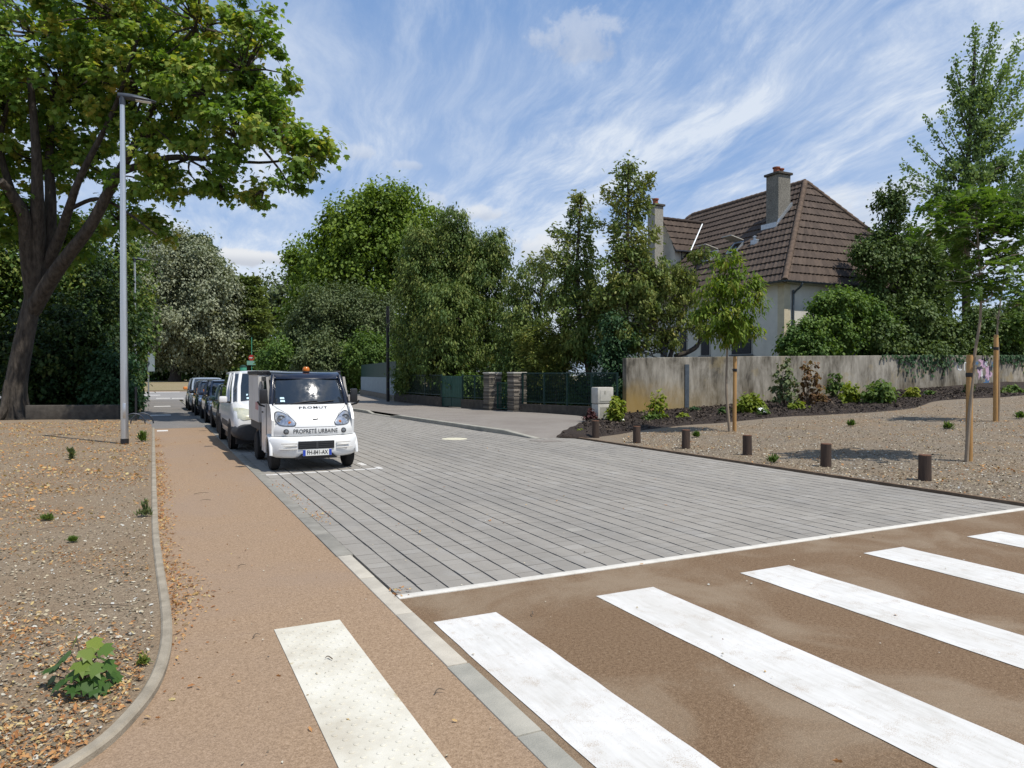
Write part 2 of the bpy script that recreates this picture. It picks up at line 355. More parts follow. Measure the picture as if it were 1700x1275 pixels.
def tilemat():
    m, t = newmat('brown roof tiles'); v = t.n('ShaderNodeTexCoord').outputs['Object']
    a = t.noise(v, 1.3, 5, .65); b = t.noise(t.vm('MULTIPLY', v, (5, 5, 1.3)), 4, 4, .7); u = t.n('ShaderNodeAttribute', attribute_name='tint').outputs['Fac']
    col = t.ramp(t.m('ADD', t.m('ADD', t.m('MULTIPLY', a, .4), t.m('MULTIPLY', b, .35)), t.m('MULTIPLY', u, .25)), [(.3, (.045, .033, .026)), (.5, (.075, .055, .043)), (.68, (.118, .087, .066))])
    return finish(m, t, col, .9, .25, 0, b, .4, .02)
MT['tile'] = tilemat()
def stonemat():
    m, t = newmat('layered slate pillar'); v = t.n('ShaderNodeTexCoord').outputs['Object']
    a = t.n('ShaderNodeAttribute', attribute_name='tint').outputs['Fac']
    col = t.ramp(a, [(0, (.06, .054, .048)), (.5, (.18, .158, .128)), (1, (.32, .28, .23))])
    col = t.mix(.5, col, t.mix(1.0, col, t.ramp(t.noise(v, 30, 4, .6), [(.3, (.5, .5, .5)), (.7, (1.3, 1.3, 1.3))]), 'MULTIPLY'))
    return finish(m, t, col, .9, .2, 0, t.noise(v, 40, 4, .6), .5, .02)
MT['slate'] = stonemat()
def chimneymat():
    m, t = newmat('lichen spotted chimney render'); v = t.n('ShaderNodeTexCoord').outputs['Object']
    a = t.noise(v, 14, 5, .7); b = t.noise(v, 1.2, 3, .5)
    col = t.ramp(t.m('ADD', t.m('MULTIPLY', a, .75), t.m('MULTIPLY', b, .25)), [(.36, (.07, .066, .056)), (.5, (.185, .172, .146)), (.66, (.31, .29, .245))])
    return finish(m, t, col, .95, .2, 0, a, .4, .02)
MT['chimney'] = chimneymat()
LEAF = dict(
    maple=leafmat('maple leaves', [(0.063, 0.126, 0.021), (0.109, 0.191, 0.031), (0.174, 0.264, 0.043), (0.290, 0.337, 0.065), (0.475, 0.360, 0.076)], .4),
    plane=leafmat('plane tree leaves', [(0.081, 0.138, 0.021), (0.141, 0.211, 0.031), (0.216, 0.284, 0.038)], .33),
    linden=leafmat('silver linden leaves', [(0.131, 0.159, 0.094), (0.228, 0.248, 0.159), (0.345, 0.359, 0.248)], .2),
    cedar=leafmat('blue green cedar needles', [(0.051, 0.100, 0.069), (0.091, 0.150, 0.095), (0.146, 0.200, 0.118)], .15),
    cedarl=leafmat('yellow green cedar needles', [(0.090, 0.139, 0.036), (0.155, 0.204, 0.059), (0.227, 0.260, 0.081)], .2),
    thuja=leafmat('thuja sprays', [(0.048, 0.094, 0.027), (0.089, 0.140, 0.035), (0.154, 0.203, 0.049), (0.244, 0.252, 0.071)], .2),
    thujay=leafmat('yellowing thuja sprays', [(0.064, 0.100, 0.026), (0.126, 0.164, 0.038), (0.218, 0.248, 0.060), (0.342, 0.292, 0.086)], .25),
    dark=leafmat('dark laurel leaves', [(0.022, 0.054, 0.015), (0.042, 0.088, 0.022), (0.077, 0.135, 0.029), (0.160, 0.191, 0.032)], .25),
    laurel=leafmat('laurel leaves with painted shade', [(.012, .030, .009), (.022, .047, .012), (.042, .075, .016), (.10, .11, .02)], .2),  # darker copy of the laurel tone, thicket shade put into the colour
    olive=leafmat('olive grey leaves', [(0.064, 0.093, 0.038), (0.103, 0.136, 0.054), (0.153, 0.179, 0.075)], .2),
    bush=leafmat('garden shrub leaves', [(0.051, 0.103, 0.023), (0.094, 0.164, 0.032), (0.167, 0.240, 0.045)], .3),
    holly=leafmat('holly leaves', [(0.043, 0.076, 0.020), (0.076, 0.118, 0.031), (0.132, 0.176, 0.045)], .2),
    poplar=leafmat('hornbeam leaves', [(0.103, 0.174, 0.065), (0.174, 0.255, 0.092), (0.277, 0.359, 0.128)], .3),
    ash=leafmat('young ash leaflets', [(0.075, 0.132, 0.017), (0.122, 0.196, 0.024), (0.202, 0.276, 0.037), (0.297, 0.265, 0.054)], .42),
    robinia=leafmat('feathery locust leaflets', [(0.049, 0.101, 0.017), (0.085, 0.150, 0.027), (0.141, 0.211, 0.038)], .42),
    lime=leafmat('lime green leaves', [(.13, .18, .02), (.22, .27, .03), (.36, .36, .06)], .4),
    grn=leafmat('fresh green leaves', [(.05, .10, .018), (.09, .15, .03), (.14, .20, .05)], .35),
    purple=leafmat('dull purple leaves', [(.05, .02, .025), (.09, .035, .035), (.13, .06, .05)], .3),
    sprout=leafmat('sycamore seedling leaves', [(.035, .085, .020), (.08, .15, .028), (.20, .25, .045)], .35, .45),
    ivy=leafmat('ivy leaves', [(0.020, 0.054, 0.020), (0.037, 0.083, 0.032), (0.072, 0.129, 0.051)], .2),
    litter=leafmat('dry fallen leaves', [(0.227, 0.096, 0.039), (0.386, 0.183, 0.072), (0.495, 0.280, 0.116), (0.495, 0.408, 0.194)], .15, .8, .2),
    chips=leafmat('gravel chips', [(0.123, 0.100, 0.070), (0.264, 0.218, 0.147), (0.453, 0.390, 0.272), (0.454, 0.454, 0.419)], 0, .9, .2),
    bronze=leafmat('bronze dry leaves', [(.11, .06, .03), (.17, .09, .04), (.20, .14, .05)], .3),
)

# ------------------------------------------------------------------ leaves
SH = dict(
    diamond=[(0, 0, 0), (.36, .5, .06), (0, 1, -.04), (-.36, .5, .06)],
    oval=[(0, 0, 0), (.3, .25, .04), (.34, .6, .05), (0, 1, -.1), (-.34, .6, .05), (-.3, .25, .04)],
    maple=[(0, 0, 0), (.30, .02, .05), (.52, .34, .0), (.27, .42, .03), (.33, .72, -.03), (.12, .66, .02), (0, 1, -.08), (-.12, .66, .02), (-.33, .72, -.03), (-.27, .42, .03), (-.52, .34, .0), (-.30, .02, .05)],
    spray=[(0, 0, 0), (.20, .22, .03), (.13, .42, 0), (.26, .62, .03), (.10, .74, 0), (0, 1, -.1), (-.12, .70, 0), (-.24, .55, .03), (-.12, .38, 0), (-.18, .2, .03)],
    needle=[(0, 0, 0), (.16, .35, .03), (0, 1, -.05), (-.16, .35, .03)],
    blade=[(0, 0, 0), (.13, .3, .02), (.10, .75, 0), (0, 1, -.05), (-.10, .75, 0), (-.13, .3, .02)],
)
def unit(a): return a / np.maximum(np.linalg.norm(a, axis=-1, keepdims=True), 1e-9)
def leafmesh(name, parent, mat, P, N, Tn, size, shape, tint):
    """one mesh of separate leaves: position P, normal N, growing direction Tn"""
    P = np.asarray(P, float); n = len(P); tpl = np.array(SH[shape]); k = len(tpl)
    N = unit(N); Tn = unit(Tn - N * np.sum(Tn * N, 1, keepdims=True)); B = np.cross(N, Tn)
    size = np.asarray(size).reshape(-1, 1, 1) if np.ndim(size) else size
    V = P[:, None] + size * (B[:, None] * tpl[None, :, 0, None] + Tn[:, None] * tpl[None, :, 1, None] + N[:, None] * tpl[None, :, 2, None])
    me = bpy.data.meshes.new(name); me.vertices.add(n * k); me.vertices.foreach_set('co', V.reshape(-1).astype(np.float32))
    me.loops.add(n * k); me.loops.foreach_set('vertex_index', np.arange(n * k, dtype=np.int32))
    me.polygons.add(n); me.polygons.foreach_set('loop_start', np.arange(0, n * k, k, dtype=np.int32))
    me.polygons.foreach_set('loop_total', np.full(n, k, dtype=np.int32))
    at = me.attributes.new('tint', 'FLOAT', 'FACE'); at.data.foreach_set('value', np.clip(tint, 0, 1).astype(np.float32))
    me.update(); me.validate(); me.shade_flat(); me.materials.append(mat)
    o = bpy.data.objects.new(name, me); COL.objects.link(o)
    if parent: o.parent = parent
    return o
def cloud(lobes, nclump, per, rc, size, mode='broad', fill=.3, sizev=.35, flat=1.0, droop=0.0):
    """leaf positions in clumps on lobes [(centre, (rx,ry,rz))]"""
    vol = np.array([l[1][0] * l[1][2] + l[1][1] * l[1][2] + l[1][0] * l[1][1] for l in lobes]); pr = vol / vol.sum()
    ids = rng.choice(len(lobes), nclump, p=pr); c = np.array([list(l[0]) for l in lobes])[ids]; r = np.array([list(l[1]) for l in lobes])[ids]
    d = unit(rng.normal(size=(nclump, 3))); rad = np.where(rng.random(nclump) < fill, rng.random(nclump) ** .5 * .8, .72 + .34 * rng.random(nclump))
    cc = c + d * r * rad[:, None]; out = unit(d / np.maximum(r, 1e-3))
    n = nclump * per; ci = np.repeat(np.arange(nclump), per)
    rcs = (rc * (.6 + .8 * rng.random(nclump)))[ci][:, None]
    off = rng.normal(size=(n, 3)) * .5; off[:, 2] *= flat
    P = cc[ci] + off * rcs; P[:, 2] -= droop * (rng.random(n) ** 2) * rcs[:, 0]
    o = out[ci]; rnd = rng.normal(size=(n, 3)); up = np.array([0, 0, 1.0])
    if mode == 'broad': N = o * .45 + up * .75 + rnd * .55; Tn = o * .6 + rnd * .7 - up * .35
    elif mode == 'spray': N = o * .8 + rnd * .7 + up * .2; Tn = o * .7 + rnd * .45 - up * .35
    elif mode == 'up': N = o * .6 + rnd * .7; Tn = up * 1.0 + o * .5 + rnd * .35
    elif mode == 'layer': N = up * 1.3 + rnd * .35; Tn = o * np.array([1, 1, .1]) + rnd * .4
    sz = size * (1 - sizev + 2 * sizev * rng.random(n))
    tint = np.clip(.5 * rng.random(nclump)[ci] + .5 * rng.random(n) + 0.0, 0, 1)
    return P, N, Tn, sz, tint, cc
def pxlobes(spec, Z):
    out = []
    for s in spec:
        x, y, rx, ry = s[:4]; dz = s[4] if len(s) > 4 else 0; zz = Z + dz; k = zz / FPX
        out.append((W(x, y, zz), (rx * k, (s[5] if len(s) > 5 else (rx + ry) / 2 * k), ry * k)))
    return out
def wobble(a, b, n, amp):
    a, b = Vector(a), Vector(b); L = (b - a).length
    return [a.lerp(b, i / n) + Vector(rng.normal(size=3)) * (amp * L if 0 < i < n else 0) for i in range(n + 1)]
def tree(name, label, cat, base, Z, spec, leaf, shape, size_px, nclump, per, rc_px, trunk_r=.15, mode='broad', fill=.3, bark='bark', trunk=None, limbs=1, twigs=.15, group=None, flat=1.0, droop=0., extra=None, part='crown', tshift=0., sizev=.35, taper=.85, plumes=()):
    base = Vector(base); t = thing(name, label, cat, base, 0, group); k = Z / FPX; lobes = pxlobes(spec, Z)
    P, N, Tn, sz, tint, cc = cloud(lobes, nclump, int(per * 1.5), rc_px * k, size_px * .80 * k, mode, fill, sizev, flat, droop)
    if plumes:
        A = [(P, N, Tn, sz, tint)]
        for x0, y0, x1, y1, wd, n, dz in plumes:
            n = int(n * (.85 if mode == 'up' else 1))                       # leafy shoots from a limb to its tip
            a, b = np.array(W(x0, y0, Z)), np.array(W(x1, y1, Z + dz)); f = .12 + .9 * rng.random(n) ** .8; bow = np.array([0, 0, -.10 if mode == 'up' else .06]) * np.linalg.norm(b - a)
            q = a + (b - a) * f[:, None] + bow * (4 * f * (1 - f))[:, None] + rng.normal(size=(n, 3)) * (wd * k * (1.05 - .7 * np.clip(f, 0, 1)))[:, None] * .5
            if mode == 'spray': q[:, 2] -= rng.random(n) ** 2 * wd * k * .9
            d_ = unit(b - a); rn = rng.normal(size=(n, 3)); A.append((q, rn + np.array([0, 0, .5]), d_ * .9 + rn[:, ::-1] * .6 + np.array([0, 0, -.5 if mode == 'spray' else .1]), size_px * .80 * k * rng.uniform(.65, 1.3, n), np.clip(.6 * rng.random() + .5 * rng.random(n), 0, 1)))
        P, N, Tn, sz, tint = [np.concatenate([r[i] for r in A]) for i in range(5)]
    ok = P[:, 2] > base.z + .02
    leafmesh(part, t, LEAF[leaf], P[ok] - np.array(base), N[ok], Tn[ok], sz[ok], shape, np.clip(tint[ok] + tshift, 0, 1))
    if trunk_r > 0:
        m = M(); top = max(lobes, key=lambda l: l[0][2])[0]
        if trunk is None: trunk = [base - Vector((0, 0, .15)), base.lerp(top, .35), base.lerp(top, .7), top]
        tp = smooth_path(trunk, 4); nn = len(tp)
        m.tube(tp, [trunk_r * (1.25 if i == 0 else 1) * (1 - taper * i / nn) for i in range(nn)], 12)
        if limbs:
            for c, r in lobes:
                q = min(tp[2:], key=lambda p: (Vector(c) - p).length + max(0, p.z - c[2] + .2 * r[2]) * 2)
                m.tube(smooth_path(wobble(q, c, 3, .07), 3), list(np.linspace(trunk_r * .4, trunk_r * .12, 10)), 6)
        if twigs:
            for i in rng.choice(len(cc), int(len(cc) * twigs), replace=False):
                e = Vector(cc[i]); l = min(lobes, key=lambda l: (Vector(l[0]) - e).length); a = Vector(l[0]).lerp(e, .15)
                m.tube(smooth_path(wobble(a, e, 2, .1), 2), list(np.linspace(trunk_r * .12, trunk_r * .03, 5)), 4, False)
        for x0, y0, x1, y1, wd, n, dz in plumes: m.tube(smooth_path(wobble(W(x0, y0, Z), W(x1, y1, Z + dz), 2, .02), 2), list(np.linspace(trunk_r * .22, trunk_r * .03, 5)), 5, False)
        if extra: extra(m)
        for i, v in enumerate(m.v): m.v[i] = tuple(Vector(v) - base)
        m.build('trunk', MT[bark], t, True, fix=False)
    return t

# ================================================================== THE SETTING
def sheet(name, pts, z, mat, zf=None, sub=None):
    m = M()
    if sub is None: m.poly([(x, y, z) for x, y in pts])
    else:
        x0, x1, nx, y0, y1, ny = sub
        m.grid([[(x0 + (x1 - x0) * i / nx, y0 + (y1 - y0) * j / ny, zf(x0 + (x1 - x0) * i / nx, y0 + (y1 - y0) * j / ny)) for i in range(nx + 1)] for j in range(ny + 1)])
    o = m.build(name, mat, smooth=sub is not None)
    if o.data.polygons[0].normal.z < 0: o.data.flip_normals()
    return struct(o)
def far_rise(u, v): return -.06 + .75 * min(max((v - 82) / 20, 0), 1)
sheet('ground', None, 0, MT['soil'], lambda u, v: -.06 if v < 82 else far_rise(u, v), (-400, 500, 60, -200, 700, 300))
sheet('crossing_road', [(1.6, -8), (40, -8), (40, 5.26), (1.6, 5.26)], 0, MT['cross'])
kl = smooth_path([(-3.2, 2.35, 0), (-1.6, 2.75, 0), (-.8, 3.17, 0), (-.31, 3.61, 0), (-.10, 3.98, 0), (.04, 4.53, 0), (.09, 5.4, 0), (.05, 7.2, 0), (.02, 9.14, 0), (0, 15.3, 0), (-.02, 25.2, 0)], 6)
sheet('footpath', [(p.x - .02, p.y) for p in kl] + [(1.52, 25.2), (1.52, -8), (-3.2, -8)], .004, MT['path'])
sheet('asphalt_path', [(-.55, 25.2), (1.52, 25.2), (1.5, 40), (1.45, 54), (-.6, 54)], .006, MT['asphalt'])
sheet('far_road', [(-80, 54), (140, 54), (140, 80), (-80, 80)], -.002, MT['road'])
sheet('far_verge', [(-80, 80), (140, 80), (140, 84), (-80, 84)], .006, MT['path'])
sheet('far_lawn', None, 0, MT['dry'], lambda u, v: far_rise(u, v) + .03, (-80, 140, 20, 84, 175, 60))
def kerbrun(name, pts, wd, h, mat, c=.012, z0=-.1):
    m = M(); p = [Vector(q) for q in pts]; rings = []
    for i, q in enumerate(p):
        t = (p[min(i + 1, len(p) - 1)] - p[max(i - 1, 0)]).normalized(); nrm = Vector((t.y, -t.x, 0))
        rings.append([q + nrm * a + Vector((0, 0, b)) for a, b in ((-wd / 2, z0), (-wd / 2, h - c), (-wd / 2 + c, h), (wd / 2 - c, h), (wd / 2, h - c), (wd / 2, z0))])
    m.loft(rings); return struct(m.build(name, mat, smooth=True, ang=30))
kerbrun('bed_kerb', [Vector((p.x - .028, p.y, 0)) for p in kl], .068, .045, MT['kerb'])
def kseg(name, u0, u1, v0, v1, h, mat, step=1.0):
    m = M(); v = v0
    while v < v1 - .01:
        e = min(v + step, v1); m.box(u0, u1, v + .003, e - .003, -.1, h + random.uniform(-.002, .002), .008); v = e
    return struct(m.build(name, mat, smooth=True, ang=30))
kseg('pale_kerb', 1.51, 1.64, 3.9, 6.72, .014, pm('beige kerb', (.47, .43, .355), (.37, .335, .275), 5, .9, bs=.35, bscale=80))
kseg('grey_kerb', 1.505, 1.645, -6, 3.9, .012, MT['kerbg'])
kseg('parking_kerb', 1.505, 1.66, 6.72, 50, .016, pm('worn parking kerb', (.265, .25, .215), (.19, .178, .15), 4, .9, bs=.4, bscale=90))
kseg('pale_edging', 1.65, 10.1, 5.26, 5.36, .008, MT['strip'], 9)
kseg('bed_edging', 10.10, 10.16, 5.36, 17.3, .035, pm('brown edging', (.20, .135, .085), (.12, .08, .05), 6, .9), 2.4)
# pavers: real blocks with open joints
def pavers():
    pu, pv, u0, v0 = .2145, .166, 1.665, 5.365; V, tint = [], []
    for i in range(39):
        off = rng.uniform(-.045, .045); rt = rng.normal() * .05; du = 0
        for j in range(298):
            a, b = u0 + i * pu + .0075, u0 + (i + 1) * pu - .0065; c = v0 + j * pv + off + .0015; d = c + pv - .003
            if j == 0: c = v0
            if c > 17 and b > 9.02 - .0245 * (c - 17): break
            if c > 54: break
            z = rng.normal() * .0008; tx, ty = rng.normal(size=2) * .0005; e = .002; g = rng.normal() * .0012
            for x, y, q in ((a, c, -.06), (b, c, -.06), (b, d, -.06), (a, d, -.06)): V.append((x + g, y, q))
            for x, y, sx, sy in ((a + e, c + e * .45, -1, -1), (b - e, c + e * .45, 1, -1), (b - e, d - e * .45, 1, 1), (a + e, d - e * .45, -1, 1)): V.append((x + g, y, z + tx * sx + ty * sy))
            t = .5 + rt + rng.normal() * .12 + (.40 if rng.random() < .008 else 0); tint += [t] * 5
    n = len(V) // 8; q = np.array([(4, 5, 6, 7), (0, 1, 5, 4), (1, 2, 6, 5), (2, 3, 7, 6), (3, 0, 4, 7)])
    F = (np.arange(n)[:, None, None] * 8 + q[None]).reshape(-1)
    me = bpy.data.meshes.new('paved_road'); me.vertices.add(n * 8); me.vertices.foreach_set('co', np.array(V, np.float32).reshape(-1))
    me.loops.add(len(F)); me.loops.foreach_set('vertex_index', F.astype(np.int32)); me.polygons.add(n * 5)
    me.polygons.foreach_set('loop_start', np.arange(0, len(F), 4, dtype=np.int32)); me.polygons.foreach_set('loop_total', np.full(n * 5, 4, np.int32))
    me.attributes.new('tint', 'FLOAT', 'FACE').data.foreach_set('value', np.array(tint, np.float32)); me.update(); me.validate(); me.shade_flat(); me.materials.append(MT['paver'])
    o = bpy.data.objects.new('paved_road', me); COL.objects.link(o); return struct(o)
pavers()
sheet('joint_bed', [(1.62, 5.3), (10.12, 5.3), (10.3, 17), (8.6, 54), (1.62, 54)], -.042, pm('dark joint grit', (.030, .027, .022), (.016, .014, .012), 40, .95))
# zebra crossing and parking paint
for a, b in ((1.70, 2.18), (3.02, 3.56), (4.48, 5.05), (6.03, 6.60), (7.62, 8.2), (9.2, 9.78)):
    m = M(); n = 30; v0, v1 = -.2, 4.66
    for side in (0, 1): pass
    L = [(a + rng.normal() * .002, v0 + (v1 - v0) * i / n) for i in range(n + 1)]; Rr = [(b + rng.normal() * .002, v0 + (v1 - v0) * i / n) for i in range(n + 1)]
    m.grid([[(*L[i], .0045), (*Rr[i], .0045)] for i in range(n + 1)]); o = m.build('crosswalk_stripe', MT['paint'], fix=False)
    struct(o); o['group'] = 'white stripes of the zebra crossing'
m = M()
for i in range(9):
    u = 1.665 + i * .2145; m.box(u + .012, u + .2145 - .012, 12.74, 12.84, -.01, .0045)
m.box(3.60, 3.70, 12.74, 13.02, -.01, .0045); m.box(3.46, 3.57, 13.35, 13.75, -.01, .0045)
for v in range(18, 48, 5): m.box(3.60, 3.70, v, v + .5, -.01, .0045)
struct(m.build('parking_line', MT['paint']))
m = M()
for x, y, w_, d_ in ((259, 662, .9, 1.2), (286, 662, .75, 1.2)):
    p = onz(x, y); m.box(p.x, p.x + w_, p.y, p.y + d_, .0, .012)
m.box(-1.6, 2.2, 77.5, 79.2, -.01, .004); m.box(-1.5, .4, 66, 67.5, -.01, .004)
m.box(-.05, .75, 42.5, 43.3, .0, .012); m.box(-.2, .6, 33.2, 33.9, .0, .012); m.box(0.05, .35, 24.0, 24.5, .0, .009)
struct(m.build('far_road_marking', MT['paint']))
# right pavement with dark kerb face
rk = [(9.22, 16.6), (9.17, 17.2), (9.02, 19.2), (8.62, 27.4), (8.42, 34.4), (8.35, 54)]
def pvr(v): return float(np.interp(v, [16.6, 17.5, 18.4, 19.9, 20.9, 23.2, 34, 41, 54], [10.0, 10.7, 11.5, 12.9, 13.9, 14.75, 13.1, 12.9, 14.6]))
def pvl(v): return float(np.interp(v, [p[1] for p in rk], [p[0] for p in rk]))
def pvz(v): return -.012 + .130 * min(max((v - 16.7) / 1.9, 0), 1)
m = M(); vs = [16.6, 16.9, 17.3, 17.8, 18.3, 18.8, 19.5, 20.5, 22] + list(range(24, 56, 2))
m.grid([[(pvl(v) + (pvr(v) - pvl(v)) * i / 8, v, pvz(v)) for i in range(9)] for v in vs]); o = struct(m.build('right_pavement', MT['pave']))
if o.data.polygons[0].normal.z < 0: o.data.flip_normals()
def rkerb(v0, v1, h0, h1):
    def ux(v):
        for (a, b), (c, d) in zip(rk, rk[1:]):
            if b <= v <= d: return a + (c - a) * (v - b) / (d - b)
        return rk[-1][0]
    n = max(2, int((v1 - v0) / 1)); m = M(); rings = []
    for i in range(n + 1):
        v = v0 + (v1 - v0) * i / n; h = h0 + (h1 - h0) * i / n; u = ux(v) - .02
        rings.append([(u - .13, v, -.1), (u - .13, v, h - .015), (u - .115, v, h), (u + .02, v, h), (u + .02, v, -.1)])
    m.loft(rings); return struct(m.build('right_kerb', MT['kerbg'], smooth=True, ang=30))
rkerb(16.9, 18.6, .012, .124); rkerb(18.6, 27.2, .124, .124); rkerb(27.2, 28.2, .124, .03); rkerb(28.2, 30.6, .03, .03); rkerb(30.6, 31.4, .03, .124); rkerb(31.4, 54, .124, .124)
# left gravel bed and right gravel bed
GB = [(p.x - .05, p.y) for p in kl]
sheet('gravel_bed', [(-40, 1.9), (-3.2, 2.3)] + GB[1:] + [(-.1, 26), (-.55, 30.9), (-3, 31.8), (-40, 36)], .028, MT['gravel'])
sheet('right_gravel_bed', None, 0, MT['gravel2'], lambda u, v: .012 + gz(u, v) + .006 * math.sin(u * 3.1) * math.sin(v * 2.3), (10.16, 60, 90, 5.36, 22.46, 36))
sheet('brown_road_end', [(10.1, 5.26), (40, 5.26), (40, 5.36), (10.1, 5.36)], .010, MT['strip'])
# bark mulch along the wall
fr = [(930, 731), (975, 728), (1010, 724), (1069, 715), (1135, 707), (1206, 702), (1300, 693), (1418, 687), (1512, 679), (1547, 668), (1582, 664), (1640, 661), (1700, 657)]
fp = [Vector((9.75, 16.75, 0))] + [ong(x, y) for x, y in fr[1:]] + [Vector((40, 17.2, 0))]
bk = []
for p in fp: bk.append(Vector((p.x, 22.44, 0)) if p.x > 15 else None)
bk[0] = Vector((9.7, 16.95, 0)); bk[1] = Vector((10.5, 17.7, 0)); bk[2] = Vector((12.0, 19.2, 0)); bk[3] = Vector((13.5, 20.9, 0)); bk[4] = Vector((15.6, 22.44, 0))
P0 = smooth_path(fp, 6); P1 = smooth_path(bk, 6); rows = []
for j in range(15):
    f = j / 14; r = []
    for i, (a, b) in enumerate(zip(P0, P1)):
        q = a.lerp(b, f); hump = .10 * (1 - (1 - min(f * 4, 1)) ** 2) * min(1, i / 5) + .004 + (rng.normal() * .016 if f > 0 else 0)
        r.append((q.x, q.y, max(gz(q.x, q.y), pvz(q.y) * f if q.x < 15 else 0) + .012 + hump))
    rows.append(r)
m = M(); m.grid(rows); o = struct(m.build('mulch_bed', MT['mulch'], smooth=True))
if o.data.polygons[20].normal.z < 0: o.data.flip_normals()
def mz(u, v): return gz(u, v) + .10
o = M().lathe([(.34, -.02), (.34, .004), (.30, .007), (0, .007)], 28).build('manhole_cover', MT['manhole'], loc=(7.1, 17.8, 0)); tag(o, 'pale round manhole cover set in the grey pavers', 'manhole cover')
m = M().box(-.35, .35, -.3, .3, -.02, .004).box(-.27, .27, -.22, .22, .004, .008); o = m.build('drain_cover', MT['pave'], loc=(9.0, 16.2, 0.004)); tag(o, 'square drain cover at the end of the right kerb', 'drain cover')
# tactile paving strip
m = M(); m.box(.70, 1.135, 2.2, 4.98, -.01, .010)
j = 0; v = 2.26
while v < 4.92:
    for i in range(6):
        u = .745 + i * .072 + (.036 if j % 2 else 0)
        if u < 1.11: m.lathe([(.0145, .0095), (.0135, .0125), (.009, .0145), (0, .015)], 10, at=(u, v, 0))
    v += .0625; j += 1
for v in (3.02, 3.85): pass
def tactile():
    mm, t = newmat('cream tactile slab'); v = t.n('ShaderNodeTexCoord').outputs['Object']
    a = t.noise(v, 2.2, 5, .65); f = t.noise(v, 150, 2, .6)
    col = t.ramp(a, [(.3, (.43, .39, .31)), (.5, (.55, .52, .435)), (.7, (.62, .595, .52))]); sp = t.noise(t.vm('ADD', v, (5, 2, 0)), 4.5, 4, .6)
    col = t.mix(t.step(sp, .63, .74), col, (.40, .33, .19)); return finish(mm, t, col, .85, .3, 0, f, .3, .003)
o = m.build('tactile_strip', tactile()); tag(o, 'cream tactile paving strip with raised studs on the footpath before the zebra crossing', 'tactile paving')

# ================================================================== LEFT SIDE STREET FURNITURE
def lamp(loc, h, label, grp):
    t = thing('street_lamp', label, 'street lamp', loc, 0, grp)
    M().tube([(0, 0, .12), (0, 0, h * .45), (0, 0, h - .05)], [.088, .076, .052], 20).build('pole', MT['steel'], t, True)
    M().tube([(0, 0, -.05), (0, 0, .13)], [.094, .092], 20).build('base_sleeve', MT['black'], t, True)
    M().box(-.035, .035, -.098, -.07, .62, .98, .01).build('access_door', MT['steel'], t, True)
    rows = []
    for i in range(12):                                                     # flat tapered head reaching over the footpath
        f = i / 11; x = -.10 + f * .83; hw = .125 * (math.sin(math.pi * min(.5, .12 + f * .55)) if f < .7 else math.cos((f - .7) / .3 * 1.2)); th = .068 + .042 * math.sin(math.pi * min(1, f * 1.1 + .05)) - .045 * f
        zc = h + .02 - .02 * f
        rows.append([(x, math.cos(a) * max(hw, .015), zc + math.sin(a) * th * (1 if math.sin(a) > 0 else .55)) for a in (2 * math.pi * k / 14 for k in range(14))])
    M().loft(rows).build('lamp_head', MT['dmetal'], t, True)
    M().box(.28, .62, -.08, .08, h - .036, h - .022, .004).build('lamp_lens', MT['lens'], t)
    M().tube([(0, 0, h - .18), (0, 0, h + .03)], .066, 16).build('head_collar', MT['dmetal'], t, True)
    return t
lamp(onz(207, 739) + Vector((0, 0, .03)), 8.32, 'tall street lamp with silver pole and dark flat head standing in the gravel bed', 'street lamps with flat heads')
lamp(Vector((-.98, 46, 0)), 8.2, 'smaller looking distant street lamp half hidden by leaves beside the grey path', 'street lamps with flat heads')
t = thing('sign_post', 'slim pale post with a small grey sign at the far end of the path', 'sign post', (-.35, 50, 0))
M().tube([(0, 0, -.05), (0, 0, 3.1)], .05, 12).build('post', MT['steel'], t, True)
M().box(-.02, .35, -.09, -.055, 1.9, 3.0, .01).build('sign_plate', MT['palegrey'], t)
t = thing('metal_gate', 'dark narrow metal gate leaf standing open beside the grey path', 'gate', (-.62, 29.5, 0))
m = M()
for y in (0, .9): m.box(-.03, .03, y - .03, y + .03, -.05, 1.25)
m.box(-.025, .025, .03, .87, 1.15, 1.21).box(-.025, .025, .03, .87, .08, .14); m.build('gate_frame', MT['black'], t)
m = M()
for i in range(8): m.box(-.012, .012, .10 + i * .1, .125 + i * .1, .14, 1.15)
m.build('gate_bars', MT['black'], t)
m = M()
for k in range(2): m.tube([(-.1 + .35 * math.cos(a) + k * .25, -.9 + k * .2, .36 * math.sin(a)) for a in (math.pi * i / 12 for i in range(13))], .022, 8)
o = m.build('hoop_rail', MT['dmetal'], None, True, loc=(-.55, 28.6, .02)); tag(o, 'low grey hoop rail at the corner of the bed and the path', 'hoop rail')
a, b = onz(42, 698), onz(197, 697)
def wall_between(name, a, b, th, z0, ht, mat, c=.02):
    d = Vector((b.x - a.x, b.y - a.y, 0)); L = d.length; m = M(); m.box(0, L, 0, th, z0, ht, c)
    o = m.build(name, mat, None, True, loc=(a.x, a.y, 0)); o.rotation_euler = (0, 0, math.atan2(d.y, d.x)); return o
o = wall_between('low_wall', a, b, .25, -.1, .56, MT['oldconc']); tag(o, 'low old concrete wall in the shade under the big maple', 'wall')

